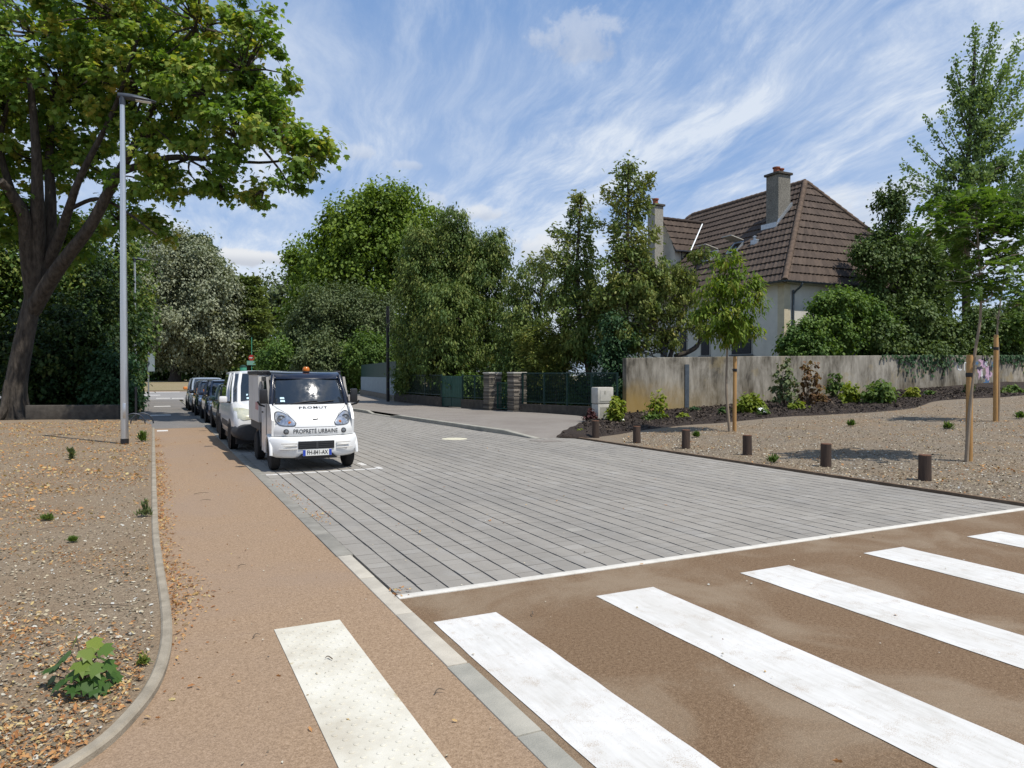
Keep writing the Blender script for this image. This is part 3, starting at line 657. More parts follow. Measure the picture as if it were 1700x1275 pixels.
def signpost(px_, Z, ytop, label, parts):
    g = W(px_, 640, Z); b = Vector((g.x, g.y, far_rise(g.x, g.y))); t = thing('road_sign', label, 'sign', b, -YAW); k = Z / FPX
    zt = W(px_, ytop, Z).z - b.z; M().tube([(0, 0, -.1), (0, 0, zt)], .06, 10).build('post', MT['signgreen'], t, True); parts(t, k, lambda y: W(px_, y, Z).z - b.z)
def p1(t, k, zz):
    d = M().lathe([(.40, -.09), (.40, -.07), (0, -.07)], 24, 'y', at=(0, 0, zz(594))); d.build('sign_disc', MT['red'], t); M().box(-.28, .28, -.105, -.091, zz(594) - .07, zz(594) + .07).build('sign_bar', MT['platew'], t)
    M().box(-.62, .62, -.10, -.07, zz(606), zz(599)).build('sign_panel', MT['signpale'], t)
MT['signpale'] = pm('pale green sign panel', (.22, .42, .34), (.18, .36, .29), 8, .5)
signpost(418, 98, 560, 'round red sign with a pale green panel below, seen far off above the parked van', p1)
def p2(t, k, zz):
    z0, z1 = zz(604), zz(595); M().prism([(-.42, -.09, z1), (.42, -.09, z1), (0, -.09, z0)], (0, .02, 0)).build('sign_border', MT['red'], t); h = z1 - z0
    M().prism([(-.24, -.098, z1 - h * .16), (.24, -.098, z1 - h * .16), (0, -.098, z0 + h * .30)], (0, .007, 0)).build('sign_face', MT['platew'], t)
signpost(489, 80, 592, 'red edged triangular give way sign beside the amber beacon', p2)
g = W(404, 640, 96); b = Vector((g.x, g.y, far_rise(g.x, g.y))); t = thing('litter_bin', 'dark green litter bin on the far lawn left of the round red sign', 'bin', b)
M().lathe([(.34, 0), (.40, .1), (.44, 2.0), (.40, 2.05)], 18).build('bin_body', MT['signgreen'], t, True); M().lathe([(.46, 2.0), (.46, 2.1), (.2, 2.3), (0, 2.32)], 18).build('lid', MT['greenfence'], t, True)

# ================================================================== RIGHT SIDE WALLS, FENCE, GATES
vW = 22.46
def wtop(u): return 2.33 + .022 * (u - 15.9) - .00007 * (u - 15.9) ** 2 * 4
m = M(); us = [15.9 + i * 1.5 for i in range(27)]
m.loft([[(u, vW, -.4), (u, vW, wtop(u) - .015), (u, vW + .015, wtop(u)), (u, vW + .225, wtop(u)), (u, vW + .24, wtop(u) - .015), (u, vW + .24, -.4)] for u in us])
tw = thing('garden_wall', 'long stained concrete garden wall with ochre patches and graffiti behind the mulch bed', 'wall')
m.build('wall_body', MT['wall'], tw, True, ang=25)
p = onv(1138, 690, vW); zt = onv(1138, 605, vW).z
m = M().box(p.x - .05, p.x + .07, vW - .035, vW + .004, gz(p.x, 22) - .1, zt).box(p.x + .07, p.x + .17, vW - .012, vW + .004, gz(p.x, 22) - .1, zt); m.build('expansion_strip', MT['gutter'], tw)
def blot(name, mat, x, y, rx, ry, seed, k=.002):
    r = random.Random(seed); c = onv(x, y, vW); s_ = 43 / FPX; pts = []
    for i in range(16):
        a = 2 * math.pi * i / 16; q = .65 + .5 * r.random(); q *= 1 + .45 * math.sin(a * 5 + seed); pts.append((c.x + rx * s_ * q * math.cos(a), vW - k, c.z + ry * s_ * q * math.sin(a)))
    M().prism(pts, (0, k - .0005, 0)).build(name, mat, tw)
for a in [('pink', 1632, 603, 9, 8, 1, .002), ('pink', 1640, 620, 7, 12, 2, .003), ('pink', 1627, 618, 5, 9, 12, .0025), ('spdark', 1626, 611, 9, 3, 3, .004), ('spblue', 1639, 635, 7, 5, 4, .004), ('spwhite', 1637, 604, 3, 5, 5, .005), ('spdark', 1643, 614, 2, 9, 6, .005), ('spdark', 1634, 626, 6, 2, 7, .005), ('spblue', 1622, 603, 4, 3, 8, .004), ('spwhite', 1630, 622, 2, 6, 9, .005), ('spblue', 1647, 606, 2, 5, 10, .004), ('spdark', 1636, 597, 8, 2, 11, .004)]:
    blot('graffiti', MT[a[0]], *a[1:])
def text(body, size, mat, parent, loc, rot, name='lettering', ext=.001, align='CENTER', sx=1.0, bold=0.0, bend=None, space=1.0):
    c = bpy.data.curves.new(name, 'FONT'); c.body = body; c.size = size; c.align_x = align; c.align_y = 'CENTER'; c.extrude = ext; c.resolution_u = 3; c.offset = bold; c.space_character = space
    tmp = bpy.data.objects.new(name, c); COL.objects.link(tmp); dg = bpy.context.evaluated_depsgraph_get(); dg.update()
    me = bpy.data.meshes.new_from_object(tmp.evaluated_get(dg)); bpy.data.objects.remove(tmp); bpy.data.curves.remove(c); me.name = name
    if not me.materials: me.materials.append(mat)
    for v in me.vertices: v.co.x *= sx
    if bend: 
        for v in me.vertices: v.co.z -= bend(v.co.x)
    o = bpy.data.objects.new(name, me); COL.objects.link(o); o.parent = parent; o.location = loc; o.rotation_euler = rot; return o
p = onv(1598, 609, vW); text('CTI', .62, MT['spwhite'], tw, (p.x, vW - .006, p.z), (R(90), 0, 0), 'graffiti_letters')

def segs(a, b, n): return [a.lerp(b, i / n) for i in range(n + 1)]
FZ = .118
A, B_ = onz(960, 694, .1), onz(596, 656, 0)
FA = Vector((14.75, 23.3, FZ)); FB = Vector((13.05, 33.9, FZ))                 # fence line along the pavement
# stone pillars with narrow gate
def slatepillar(c, w_, h, label):
    t = thing('stone_pillar', label, 'pillar', c, 0, 'layered stone gate pillars'); V, F, ti = [], [], []
    z = 0; rr = random.Random(int(c.x * 977 + c.y * 31))
    while z < h - .04:
        th = rr.uniform(.035, .065); x = -w_ / 2
        for sx in range(2):
            e = x + w_ * rr.uniform(.35, .65) if sx == 0 else w_ / 2
            j = [rr.uniform(-.02, .02) for _ in range(4)]
            o = len(V); V += [(x + .006 + (j[0] if sx == 0 else 0), -w_ / 2 + j[1], z), (e - .006 + (j[2] if sx else 0), -w_ / 2 + j[1], z), (e - .006 + (j[2] if sx else 0), w_ / 2 + j[3], z), (x + .006 + (j[0] if sx == 0 else 0), w_ / 2 + j[3], z)]
            V += [(a, b, z + th - .009) for a, b, _ in V[o:o + 4]]
            F += [tuple(o + k for k in f) for f in ((3, 2, 1, 0), (4, 5, 6, 7), (0, 1, 5, 4), (1, 2, 6, 5), (2, 3, 7, 6), (3, 0, 4, 7))]; ti += [rr.random()] * 6; x = e
        z += th
    mm = M(); mm.add(V, F); o = mm.build('stonework', MT['slate'], t, fix=False); o.data.attributes.new('tint', 'FLOAT', 'FACE').data.foreach_set('value', ti)
    M().box(-w_ / 2 + .03, w_ / 2 - .03, -w_ / 2 + .03, w_ / 2 - .03, -.1, h - .03).build('mortar_core', MT['rubble'], t)
    M().box(-w_ / 2 - .02, w_ / 2 + .02, -w_ / 2 - .02, w_ / 2 + .02, h, h + .07, .02).build('capstone', MT['boxc'], t, True)
    return t
pl1 = onz(815, 687, FZ); pl2 = onz(847, 687, FZ); d0 = Vector((13.1, 28.6, FZ))
PL = Vector((13.55, 29.4, FZ)); PR = Vector((13.95, 27.75, FZ))
slatepillar(PL, .62, 1.62, 'layered slate pillar on the left of the narrow green garden gate')
slatepillar(PR, .62, 1.62, 'layered slate pillar on the right of the narrow green garden gate')
d = (PR - PL); dn = d.normalized(); g0 = PL + dn * .34; L = d.length - .68; rz = math.atan2(d.y, d.x)
t = thing('garden_gate', 'narrow green mesh gate between the two slate pillars', 'gate', g0, rz)
M().box(0, L, -.02, .02, .08, .12).box(0, L, -.02, .02, 1.2, 1.24).box(0, .04, -.02, .02, .12, 1.2).box(L - .04, L, -.02, .02, .12, 1.2).build('gate_frame', MT['gatep'], t)
m = M()
for i in range(1, 9): m.box(L * i / 9 - .006, L * i / 9 + .006, -.008, .008, .12, 1.2)
for i in range(9): m.box(.04, L - .04, .008, .016, .2 + i * .11, .212 + i * .11)
m.build('gate_mesh', MT['gatep'], t)
def fence(a, b, label, npost, base_h, ht, grp='green wire fences along the pavement', wire=.055):
    d = b - a; L = d.length; t = thing('wire_fence', label, 'fence', a, math.atan2(d.y, d.x), grp)
    M().box(0, L, -.09, .09, -.15, base_h, .01).build('base_wall', MT['oldconc'], t)
    for i in range(npost + 1):
        x = .03 + (L - .06) * i / npost; M().box(x - .028, x + .028, -.028, .028, base_h, ht + .02).build('post', MT['greenfence'], t)
    M().box(0, L, -.022, .022, ht, ht + .05).box(0, L, -.022, .022, base_h + .08, base_h + .12).build('rail', MT['greenfence'], t)
    m = M(); z = base_h + .15
    while z < ht - .02: m.box(0, L, -.005, .005, z, z + .011); z += wire
    x = .1
    while x < L: m.box(x, x + .008, -.011, -.005, base_h + .12, ht); x += .12
    m.build('wire_mesh', MT['greenfence'], t); return t
fence(PR + dn * .34, Vector((15.72, 22.75, FZ)), 'dark green wire fence on a low base between slate pillar and garden wall', 4, .34, 1.62)
gR = PL - dn * .34; q1 = gR + (Vector((13.05, 31.7, FZ)) - gR) * 1.0
fence(q1, gR, 'dark green wire fence between the metal gate and the left slate pillar', 2, .42, 1.5)
q2 = Vector((12.72, 33.6, FZ)); d = q1 - q2; L = d.length
t = thing('driveway_gate', 'weathered green sheet metal double gate beside the wire fence', 'gate', q2, math.atan2(d.y, d.x))
for k in range(2):
    x0 = L * k / 2 + .02; x1 = L * (k + 1) / 2 - .02
    lf = M().box(x0, x1, -.02, .02, .48, 1.52, .006).build('gate_leaf', MT['gatep'], t); mm = M()
    for i in range(6): mm.box(x0 + (x1 - x0) * (i + .5) / 6 - .008, x0 + (x1 - x0) * (i + .5) / 6 + .008, -.028, -.02, .5, 1.5)
    mm.build('ribs', MT['gatep'], lf)
    M().box(x0, x1, -.025, .025, .03, .46, .006).build('lower_panel', MT['green'], t)
M().box(L / 2 - .05, L / 2 - .02, -.05, -.02, .85, 1.05).build('handle', MT['black'], t)
for x in (-.04, L): M().box(x, x + .04, -.04, .04, -.1, 1.6).build('gate_post', MT['greenfence'], t)
q3 = Vector((12.75, 41.2, .1))
fence(q3, q2 - Vector((0, .1, 0)), 'overgrown dark wire fence under the thuja with rough base', 3, .5, 1.55)
q4 = Vector((15.3, 59, .05)); d = q3 - q4; L = d.length
t = thing('panel_fence', 'boundary fence of pale grey panels topped by a dark green sheet', 'fence', q4, math.atan2(d.y, d.x))
M().box(0, L, -.12, .12, -.2, .42, .02).build('base_wall', MT['rubble'], t)
n = 7
for i in range(n):
    M().box(L * i / n + .015, L * (i + 1) / n - .015, -.05, .05, .42, 1.48, .008).build('grey_panel', MT['palegrey'], t)
    M().box(L * i / n + .01, L * (i + 1) / n - .01, -.02, .02, 1.49, 2.45).build('green_panel', MT['green'], t)
o = M().tube([(0, 0, -.1), (0, 0, 5.6)], [.10, .09], 12).build('utility_pole', MT['black'], None, True, loc=(12.25, 41.2, .1)); tag(o, 'dark slim utility pole in front of the panel fence by the thuja', 'pole')
# concrete utility box
p = onz(1000, 703, .06); c = Vector((p.x, p.y, .04))
t = thing('utility_box', 'grey concrete utility box in two tiers at the end of the fence', 'utility box', c, R(0))
M().box(-.30, .30, -.2, .2, -.1, .68, .02).build('lower_block', MT['boxc'], t, True); M().box(-.32, .31, -.21, .2, .69, 1.24, .03).build('upper_block', MT['boxc'], t, True)
M().box(-.22, .2, -.218, -.21, .78, 1.14, .003).build('door', MT['boxc'], t); M().box(-.06, -.02, -.225, -.218, 1.02, 1.12).build('label_plate', MT['kerbg'], t)
M().box(-.22, .2, -.206, -.2, .1, .58, .003).build('meter_door', MT['kerbg'], t)
# log bollards
bl = ['second largest', '', '', '', '', '']
BL = [(1545, 800, 'dark stained log bollard nearest the zebra crossing'), (1378, 777, 'log bollard second from the zebra crossing along the gravel edge'), (1246, 757, 'log bollard third from the zebra crossing, between two bare stretches of gravel'),
      (1143, 746, 'log bollard in front of the staked tree, fourth from the zebra crossing'), (1061, 737, 'log bollard at the front edge of the bark mulch, second from the utility box'), (992, 728, 'log bollard standing in the mulch in front of the utility box')]
for i, (x, y, lab) in enumerate(BL):
    p = onz(x, y); r = .094; t = thing('log_bollard', lab, 'bollard', (p.x, p.y + r, gz(p.x, p.y) + (.05 if i > 4 else .01)), random.uniform(0, 3), 'log bollards along the gravel bed'); t.rotation_euler.x = rng.normal() * .012; t.rotation_euler.y = rng.normal() * .015
    m = M(); n = 16; hs = .42 + rng.normal() * .008; wob = [1 + rng.normal() * .02 for _ in range(n)]
    m.loft([[(r * wob[k] * s_ * math.cos(2 * math.pi * k / n), r * wob[k] * s_ * math.sin(2 * math.pi * k / n), z) for k in range(n)] for z, s_ in ((-.15, 1.03), (0, 1.03), (hs * .5, 1.0), (hs - .012, .99))], False)
    m.build('log', MT['wood'], t, True, ang=60)
    M().loft([[(r * wob[k] * s_ * math.cos(2 * math.pi * k / n), r * wob[k] * s_ * math.sin(2 * math.pi * k / n), z) for k in range(n)] for z, s_ in ((hs - .012, .99), (hs, .93))]).build('cut_end', MT['logend'], t)

# ================================================================== HOUSE
HV = 27.0; E0 = onv(1303, 466, HV); HW, HK, HR, HL = 13.5, 4.75, 6.95, 10.4
ex, ey, ez = E0; HY = ey + HK * 2 + HL
house = thing('house', 'cream house with brown hipped tile roof and two chimneys behind the garden wall', 'house')
# walls
m = M(); wx0, wx1, wy0, wy1 = ex + .5, ex + HW - .5, ey + .5, HY - .5
m.box(wx0, wx1, wy0, wy1, -.3, ez + .06); m.build('wall', MT['render_wall'], house)
m = M().box(wx0 - .03, wx0 + .40, wy0 - .03, wy0 + .12, -.3, ez - .06); m.box(wx0 - .03, wx0 + .0, wy0 + .12, wy0 + .42, -.3, ez - .06); m.build('corner_quoin', MT['quoin'], house)
m = M().box(ex + .02, ex + HW - .02, ey + .02, HY - .02, ez - .06, ez + .0); m.build('soffit', MT['boxc'], house)
roof = bpy.data.objects.new('roof', None); COL.objects.link(roof); roof.parent = house
def slope(name, el, er, rl, rr, n, parent, colw=.31):
    """tiled slope: n overlapping courses of ribbed tiles between the eave and ridge lines"""
    el, er, rl, rr = map(Vector, (el, er, rl, rr)); nrm = (er - el).cross(((rl + rr) - (el + er))).normalized()
    if nrm.z < 0: nrm = -nrm
    V, F, ti = [], [], []
    for i in range(n):
        a, b = i / n, (i + 1) / n; l0, r0 = el.lerp(rl, a), er.lerp(rr, a); l1, r1 = el.lerp(rl, b), er.lerp(rr, b)
        k = max(2, int((r0 - l0).length / colw)) * 4; rt = rng.normal() * .08; o = len(V)
        for j in range(k + 1):
            f = j / k; s_ = (j % 4); bump = (.035, .012, .0, .012)[s_]
            V += [l0.lerp(r0, f) + nrm * (.075 + bump), l0.lerp(r0, f) + nrm * (-.03), l1.lerp(r1, f) + nrm * (.012 + bump * .8)]
        for j in range(k):
            q = o + j * 3; F += [(q, q + 3, q + 5, q + 2), (q + 1, q + 4, q + 3, q)]; t = .5 + rt + ((hash((i, j // 4)) % 97) / 97 - .5) * .6; ti += [t, t]
    mm = M(); mm.v = [tuple(v) for v in V]; mm.f = F; ob = mm.build(name, MT['tile'], parent, fix=False)
    ob.data.attributes.new('tint', 'FLOAT', 'FACE').data.foreach_set('value', ti); return ob
ap1 = Vector((ex + HW / 2, ey + HK, ez + HR)); ap2 = ap1 + Vector((0, HL, 0))
c00, c10, c01, c11 = Vector((ex, ey, ez)), Vector((ex + HW, ey, ez)), Vector((ex, HY, ez)), Vector((ex + HW, HY, ez))
slope('street_slope', c01, c00, ap2, ap1, 16, roof); slope('hip_slope', c00, c10, ap1, ap1 + Vector((.01, 0, 0)), 14, roof)
slope('garden_slope', c10, c11, ap1, ap2, 16, roof); slope('rear_hip_slope', c11, c01, ap2 + Vector((.01, 0, 0)), ap2, 14, roof)
def ridgecap(m, a, b, r=.155, step=.42):
    a, b = Vector(a), Vector(b); n = max(2, int((b - a).length / step)); pts, rad = [], []
    for i in range(n):
        pts += [a.lerp(b, i / n), a.lerp(b, (i + .9) / n)]; rad += [r * 1.10, r * .93]
    m.tube(pts, rad, 10)
m = M(); up = Vector((0, 0, .03))
for a, b in ((c00, ap1), (c10, ap1), (c01, ap2), (c11, ap2), (ap1, ap2)): ridgecap(m, a + up, b + up)
m.build('ridge_tiles', pm('ridge tiles', (.165, .115, .082), (.085, .060, .044), 5, .9, bs=.5, bscale=20), roof, True)
# gutter and downpipe
m = M()
def gut(a, b):
    a, b = Vector(a), Vector(b); t = (b - a).normalized(); o = Vector((-t.y, t.x, 0)); m.loft([[p + o * (math.cos(q) * .085) + Vector((0, 0, math.sin(q) * .085)) for q in [math.pi + math.pi * k / 8 for k in range(9)]] + [p + o * (math.cos(q) * .07) + Vector((0, 0, math.sin(q) * .07)) for q in [2 * math.pi - math.pi * k / 8 for k in range(9)]] for p in (a, b)])
g = Vector((0, 0, .03)); gut(c00 + Vector((-.08, -.08, .03)), c10 + Vector((.08, -.08, .03))); gut(c01 + Vector((-.08, 0, .03)), c00 + Vector((-.08, -.08, .03)))
m.build('gutter', MT['gutter'], house, True)
dp = Vector((wx0 + .62, wy0 - .08, 0))
M().tube(smooth_path([(dp.x, ey - .08, ez - .03), (dp.x, ey - .02, ez - .22), (dp.x - .05, dp.y - .02, ez - .55), (dp.x - .05, dp.y, ez - .9), (dp.x - .05, dp.y, 0)], 5), .055, 10).build('downpipe', MT['gutter'], house, True)
# chimneys
pn = Vector((-HR, 0, HW / 2)).normalized()
def onroof(x, y): return onplane(x, y, c00, pn)
def chimney(base, wx, wy, ztop, zlow, pots, label, mat=None):
    ch = M().box(base.x, base.x + wx, base.y, base.y + wy, zlow, ztop, .015).build('chimney', mat or MT['chimney'], house, label=label)
    M().box(base.x - .10, base.x + wx + .10, base.y - .10, base.y + wy + .10, ztop + .002, ztop + .14, .02).build('chimney_cap', MT['oldconc'], ch)
    for px_, py_, r, h in pots:
        M().lathe([(r * .92, 0), (r * .85, h * .75), (r * 1.12, h * .80), (r * 1.12, h), (r * .8, h), (r * .75, h * .5)], 16, at=(base.x + px_, base.y + py_, ztop + .142)).build('chimney_pot', MT['terra'], ch, True)
    return ch
cb = onroof(1292, 371); zc = onplane(1292, 284, cb, (0, 1, 0)).z; CWX, CWY = .98, .95
chimney(cb, CWX, CWY, zc - .13, cb.z - .3, [(.30, .45, .20, .36), (.70, .5, .19, .33)], 'taller lichen spotted chimney with two terracotta pots')
m = M(); sl_ = HR / (HW / 2)
m.prism([(cb.x - .22, cb.y - .16, cb.z - .22 * sl_ + .11), (cb.x + CWX, cb.y - .16, cb.z + CWX * sl_ + .11), (cb.x + CWX, cb.y - .16, cb.z + CWX * sl_ + .30), (cb.x - .02, cb.y - .16, cb.z + .26)], (0, .15, 0))
m.box(cb.x - .30, cb.x - .01, cb.y - .14, cb.y + CWY + .1, cb.z - .24, cb.z + .05); m.build('chimney_flashing', MT['zinc'], house)
b2 = onv(1087, 420, HV + 12); z2 = onv(1087, 338, HV + 12).z; w2 = (1111 - 1087) * 44 / FPX * .80
chimney(Vector((b2.x, b2.y, 0)), w2, .8, z2 - .12, 2, [(w2 * .5, .4, .2, .42)], 'shorter pale chimney with a single terracotta pot', pm('pale chimney render', (.38, .36, .31), (.24, .225, .19), 9, .95, bs=.4))
# dormer wing on the street side
V1, V2 = onroof(1168, 372), onroof(1148, 418); xl = onplane(1098, 372, V1, (0, 1, 0)).x; hy = V2.y - V1.y if V2.y < V1.y else -(V1.y - V2.y)
dr = bpy.data.objects.new('dormer', None); COL.objects.link(dr); dr.parent = house
yE = min(V2.y, V1.y - 1.2); yB = 2 * V1.y - yE
slope('dormer_slope', (xl, yE, V2.z), (V2.x, yE, V2.z), (xl, V1.y, V1.z), (V1.x, V1.y, V1.z), 5, dr)
slope('dormer_slope', (V2.x, yB, V2.z), (xl, yB, V2.z), (V1.x, V1.y, V1.z), (xl, V1.y, V1.z), 5, dr)
m = M(); ridgecap(m, (xl, V1.y, V1.z + .05), (V1.x, V1.y, V1.z + .05), .13); m.build('dormer_ridge', MT['tile'], dr, True)
m = M(); m.prism([(xl + .3, yE + .35, V2.z - 2.2), (xl + .3, yB - .35, V2.z - 2.2), (xl + .3, yB - .35, V2.z - .02), (xl + .3, V1.y, V1.z - .12), (xl + .3, yE + .35, V2.z - .02)], (V2.x + 1.2 - xl, 0, 0)); m.build('dormer_wall', MT['render_wall'], dr)
m = M(); m.tube([V1 + pn * .10, V2 + pn * .10], .06, 6); m.build('valley_flashing', MT['zinc'], dr)
M().tube([(xl, yE - .05, V2.z - .02), (V2.x, yE - .05, V2.z - .02)], .06, 8).build('dormer_gutter', MT['shutter'], dr, True)
for i in range(3): M().tube([(xl + .6 + i * .8, yE + .02, V2.z - .08), (xl + .9 + i * .8, yE + .36, V2.z - .75)], .04, 6).build('eave_strut', MT['shutter'], dr, True)
# open roof windows and vent
Xs = Vector((0, -1, 0)); Us = Vector((HW / 2, 0, HR)).normalized()
for x, y in ((1180, 428), (1222, 414)):
    p = onroof(x, y); f = bpy.data.objects.new('roof_window', None); COL.objects.link(f); f.parent = house; m = M()
    def q(a, b, c): return p + Xs * a + Us * b + pn * c
    def slab(m, a0, a1, b0, b1, c0, c1): m.add([q(a, b, c) for c in (c0, c1) for a, b in ((a0, b0), (a1, b0), (a1, b1), (a0, b1))], [(3, 2, 1, 0), (4, 5, 6, 7), (0, 1, 5, 4), (1, 2, 6, 5), (2, 3, 7, 6), (3, 0, 4, 7)])
    slab(m, -.42, -.34, -.5, .5, 0, .16); slab(m, .34, .42, -.5, .5, 0, .16); slab(m, -.34, .34, -.5, -.42, 0, .16); slab(m, -.34, .34, .42, .5, 0, .16); m.build('frame', MT['zinc'], f)
    m = M(); slab(m, -.34, .34, -.42, .42, .02, .06); m.build('pane', MT['glass'], f)
    m = M(); a = R(58); d1 = (Us * -math.cos(a) + pn * math.sin(a)); n1 = (Us * math.sin(a) + pn * math.cos(a)); h = p + Us * .5 + pn * .2
    m.add([h + Xs * s1 + d1 * s2 + n1 * s3 for s3 in (0, .05) for s1, s2 in ((-.42, 0), (.42, 0), (.42, 1.0), (-.42, 1.0))], [(3, 2, 1, 0), (4, 5, 6, 7), (0, 1, 5, 4), (1, 2, 6, 5), (2, 3, 7, 6), (3, 0, 4, 7)]); m.build('open_sash', MT['boxc'], f)
p = onroof(1253, 404); M().box(p.x - .16, p.x + .12, p.y - .3, p.y + .2, p.z - .2, p.z + .2, .03).lathe([(.1, .2), (.1, .36), (.17, .38), (0, .46)], 10, at=(p.x, p.y, p.z)).build('roof_vent', MT['zinc'], house)
# shuttered windows on the street side
def onu(x, y, u):
    d = ray(x, y); return Vector(np.array([0, 0, EYE]) + d * u / d[0])
s0 = onu(1215, 588, wx0); zs, zt = s0.z, onu(1230, 536, wx0).z
for xa, xb, big in ((1248, 1216, 1), (1178, 1165, 0), (1140, 1130, 0), (1108, 1098, 0)):
    ya, yb = onu(xa, 580, wx0).y, onu(xb, 580, wx0).y
    f = M().box(wx0 - .03, wx0 + .02, ya - .08, yb + .08, zs - .05, zt + .08).build('window_surround', MT['boxc'], house)
    s_ = M().box(wx0 - .055, wx0 - .031, ya, yb, zs, zt); 
    z = zs + .04
    while z < zt - .05: s_.box(wx0 - .068, wx0 - .055, ya + .03, yb - .03, z, z + .05); z += .075
    s_.build('shutter', MT['shutter'], f); M().box(wx0 - .14, wx0 - .03, ya - .14, yb + .14, zs - .12, zs - .051).build('sill', MT['gutter'], f)

# ================================================================== VEHICLES
def wheel(par, x, y, r, wd, side, hub=.62):
    e = bpy.data.objects.new('wheel', None); COL.objects.link(e); e.parent = par; e.location = (x, y, r)
    M().lathe([(r * .62, -wd * .48), (r * .86, -wd * .5), (r * .97, -wd * .40), (r, -wd * .2), (r, wd * .2), (r * .97, wd * .40), (r * .86, wd * .5), (r * .62, wd * .48)], 28, 'x').build('tyre', MT['tyre'], e, True)
    s = side; m = M().lathe([(r * .63, s * wd * .44), (r * .60, s * wd * .36), (r * .30, s * wd * .30), (r * .26, s * wd * .42), (0, s * wd * .44)], 24, 'x')
    for k in range(8):
        a = 2 * math.pi * k / 8; m.lathe([(r * .07, s * wd * .30), (r * .07, s * wd * .36), (0, s * wd * .36)], 8, 'x', at=(0, math.cos(a) * r * .45, math.sin(a) * r * .45))
    m.build('rim', MT['rim'], e, True); return e
def plate(par, loc, code, tilt=0, w_=.50):
    p = M().box(-w_ / 2, w_ / 2, -.006, .006, -.055, .055, .004).build('number_plate', MT['platew'], par, loc=loc); p.rotation_euler = (tilt, 0, 0)
    M().box(-w_ / 2 + .002, -w_ / 2 + .048, -.0075, -.004, -.052, .052).build('plate_band', MT['blue'], p); M().box(w_ / 2 - .048, w_ / 2 - .002, -.0075, -.004, -.052, .052).build('plate_band', MT['blue'], p)
    text(code, .104, MT['ink'], p, (0, -.0085, 0), (R(90), 0, 0), 'plate_text', .0005, sx=.74, bold=.0012); return p
def front_rows(rows, k, nt=24, p=3.2, ts=1.0):
    """rows (y, z, halfwidth[, corner]) -> bulged front surface"""
    out = []
    for r in rows:
        kk = r[3] if len(r) > 3 else k
        out.append([(r[2] * math.sin(math.pi / 2 * t), r[0] + kk * abs(math.sin(math.pi / 2 * t)) ** p, r[1]) for t in np.linspace(-ts, ts, nt + 1)])
    return out
# --- little street-cleaning truck
trk = thing('utility_truck', 'small white street cleaning truck with black cab roof and amber beacon', 'truck', (2.555, 12.92, 0), R(0))
hb = .735
def solid(rows, back, m):                                          # close a front surface with a back wall
    m.grid(rows); n = len(rows[0])
    for s_ in (0, n - 1): m.grid([[r[s_], (r[s_][0], back, r[s_][2])] for r in rows])
    m.grid([rows[-1], [(p[0], back, p[2]) for p in rows[-1]]]); m.grid([rows[0], [(p[0], back, p[2]) for p in rows[0]]]); return m
ub = [(.10, .62, .715, .24), (.075, .66, .722, .25), (.075, .74, .722, .25), (.095, .82, .718, .26), (.15, .92, .708, .27), (.24, 1.02, .695, .27), (.36, 1.12, .675, .26), (.45, 1.18, .655, .24)]
solid(front_rows(ub, .2), 1.0, M()).build('cab_front', MT['white'], trk, True, ang=60)
bp = [(.13, .235, .66, .26), (.05, .245, .70, .26), (.005, .28, .735, .25), (-.01, .38, .752, .24), (0, .50, .758, .24), (.02, .57, .758, .24), (.05, .605, .75, .24), (.10, .612, .735, .24)]
solid(front_rows(bp, .2, 28, 4), .42, M()).build('bumper', MT['white'], trk, True, ang=60)
# lower valance, grille and bumper slots
M().prism([(-.36, .0, .225), (.36, .0, .225), (.27, -.012, .315), (-.27, -.012, .315)], (0, .08, 0)).build('lower_valance', MT['black'], trk)
gr = M().box(-.32, .30, -.022, .03, .40, .535, .006).build('grille', MT['black'], trk); m = M()
for z in (.435, .465, .50): m.box(-.30, .28, -.030, -.022, z - .004, z + .004)
m.box(-.018, .018, -.032, -.022, .41, .525); m.build('grille_bars', MT['dgrey'], gr)
for s_ in (-1, 1):
    for x0, x1, z0 in ((.34, .60, .505), (.34, .56, .46), (.34, .64, .405)):
        pts = [(x0 + (x1 - x0) * i / 6) for i in range(7)]
        M().tube([(s_ * x, -.012 + .24 * (x / .755) ** 6 * .9, z0) for x in pts], .011, 6).build('bumper_slat', MT['boxw'], trk, True)
plate(trk, (.0, -.032, .335), 'FH-841-AX', 0, .50)
# windscreen, cab shell
ws = [(.44, 1.165, .655, .24), (.475, 1.235, .648, .238), (.517, 1.31, .638, .235), (.565, 1.39, .626, .23), (.620, 1.475, .611, .225), (.680, 1.555, .594, .218), (.748, 1.635, .575, .21)]
M().grid(front_rows(ws, .2, 24, 2.4)).build('windscreen', MT['screen'], trk, True)
rf = [(.732, 1.625, .62, .22), (.76, 1.665, .625, .22), (.84, 1.715, .625, .20), (.98, 1.745, .62, .15), (1.3, 1.765, .62, 0), (1.62, 1.77, .62, 0)]
m = M().grid(front_rows(rf, .2, 24, 3.0)); rr_ = front_rows(rf, .2, 24, 3.0)
for s_ in (0, 24): m.grid([[r[s_], (r[s_][0], r[s_][1], 1.60)] for r in rr_])
m.build('cab_roof', MT['gloss'], trk, True, ang=50)
for s_ in (-1, 1): M().tube([(s_ * .68, .665, 1.14), (s_ * .655, .755, 1.35), (s_ * .625, .875, 1.53), (s_ * .605, .965, 1.68)], [.05, .045, .042, .045], 10).build('windscreen_pillar', MT['gloss'], trk, True)
M().tube([(x, .435 + .24 * abs(x / .655) ** 3 - .006, 1.172) for x in np.linspace(-.62, .62, 15)], .014, 6).build('windscreen_seal', MT['black'], trk, True)
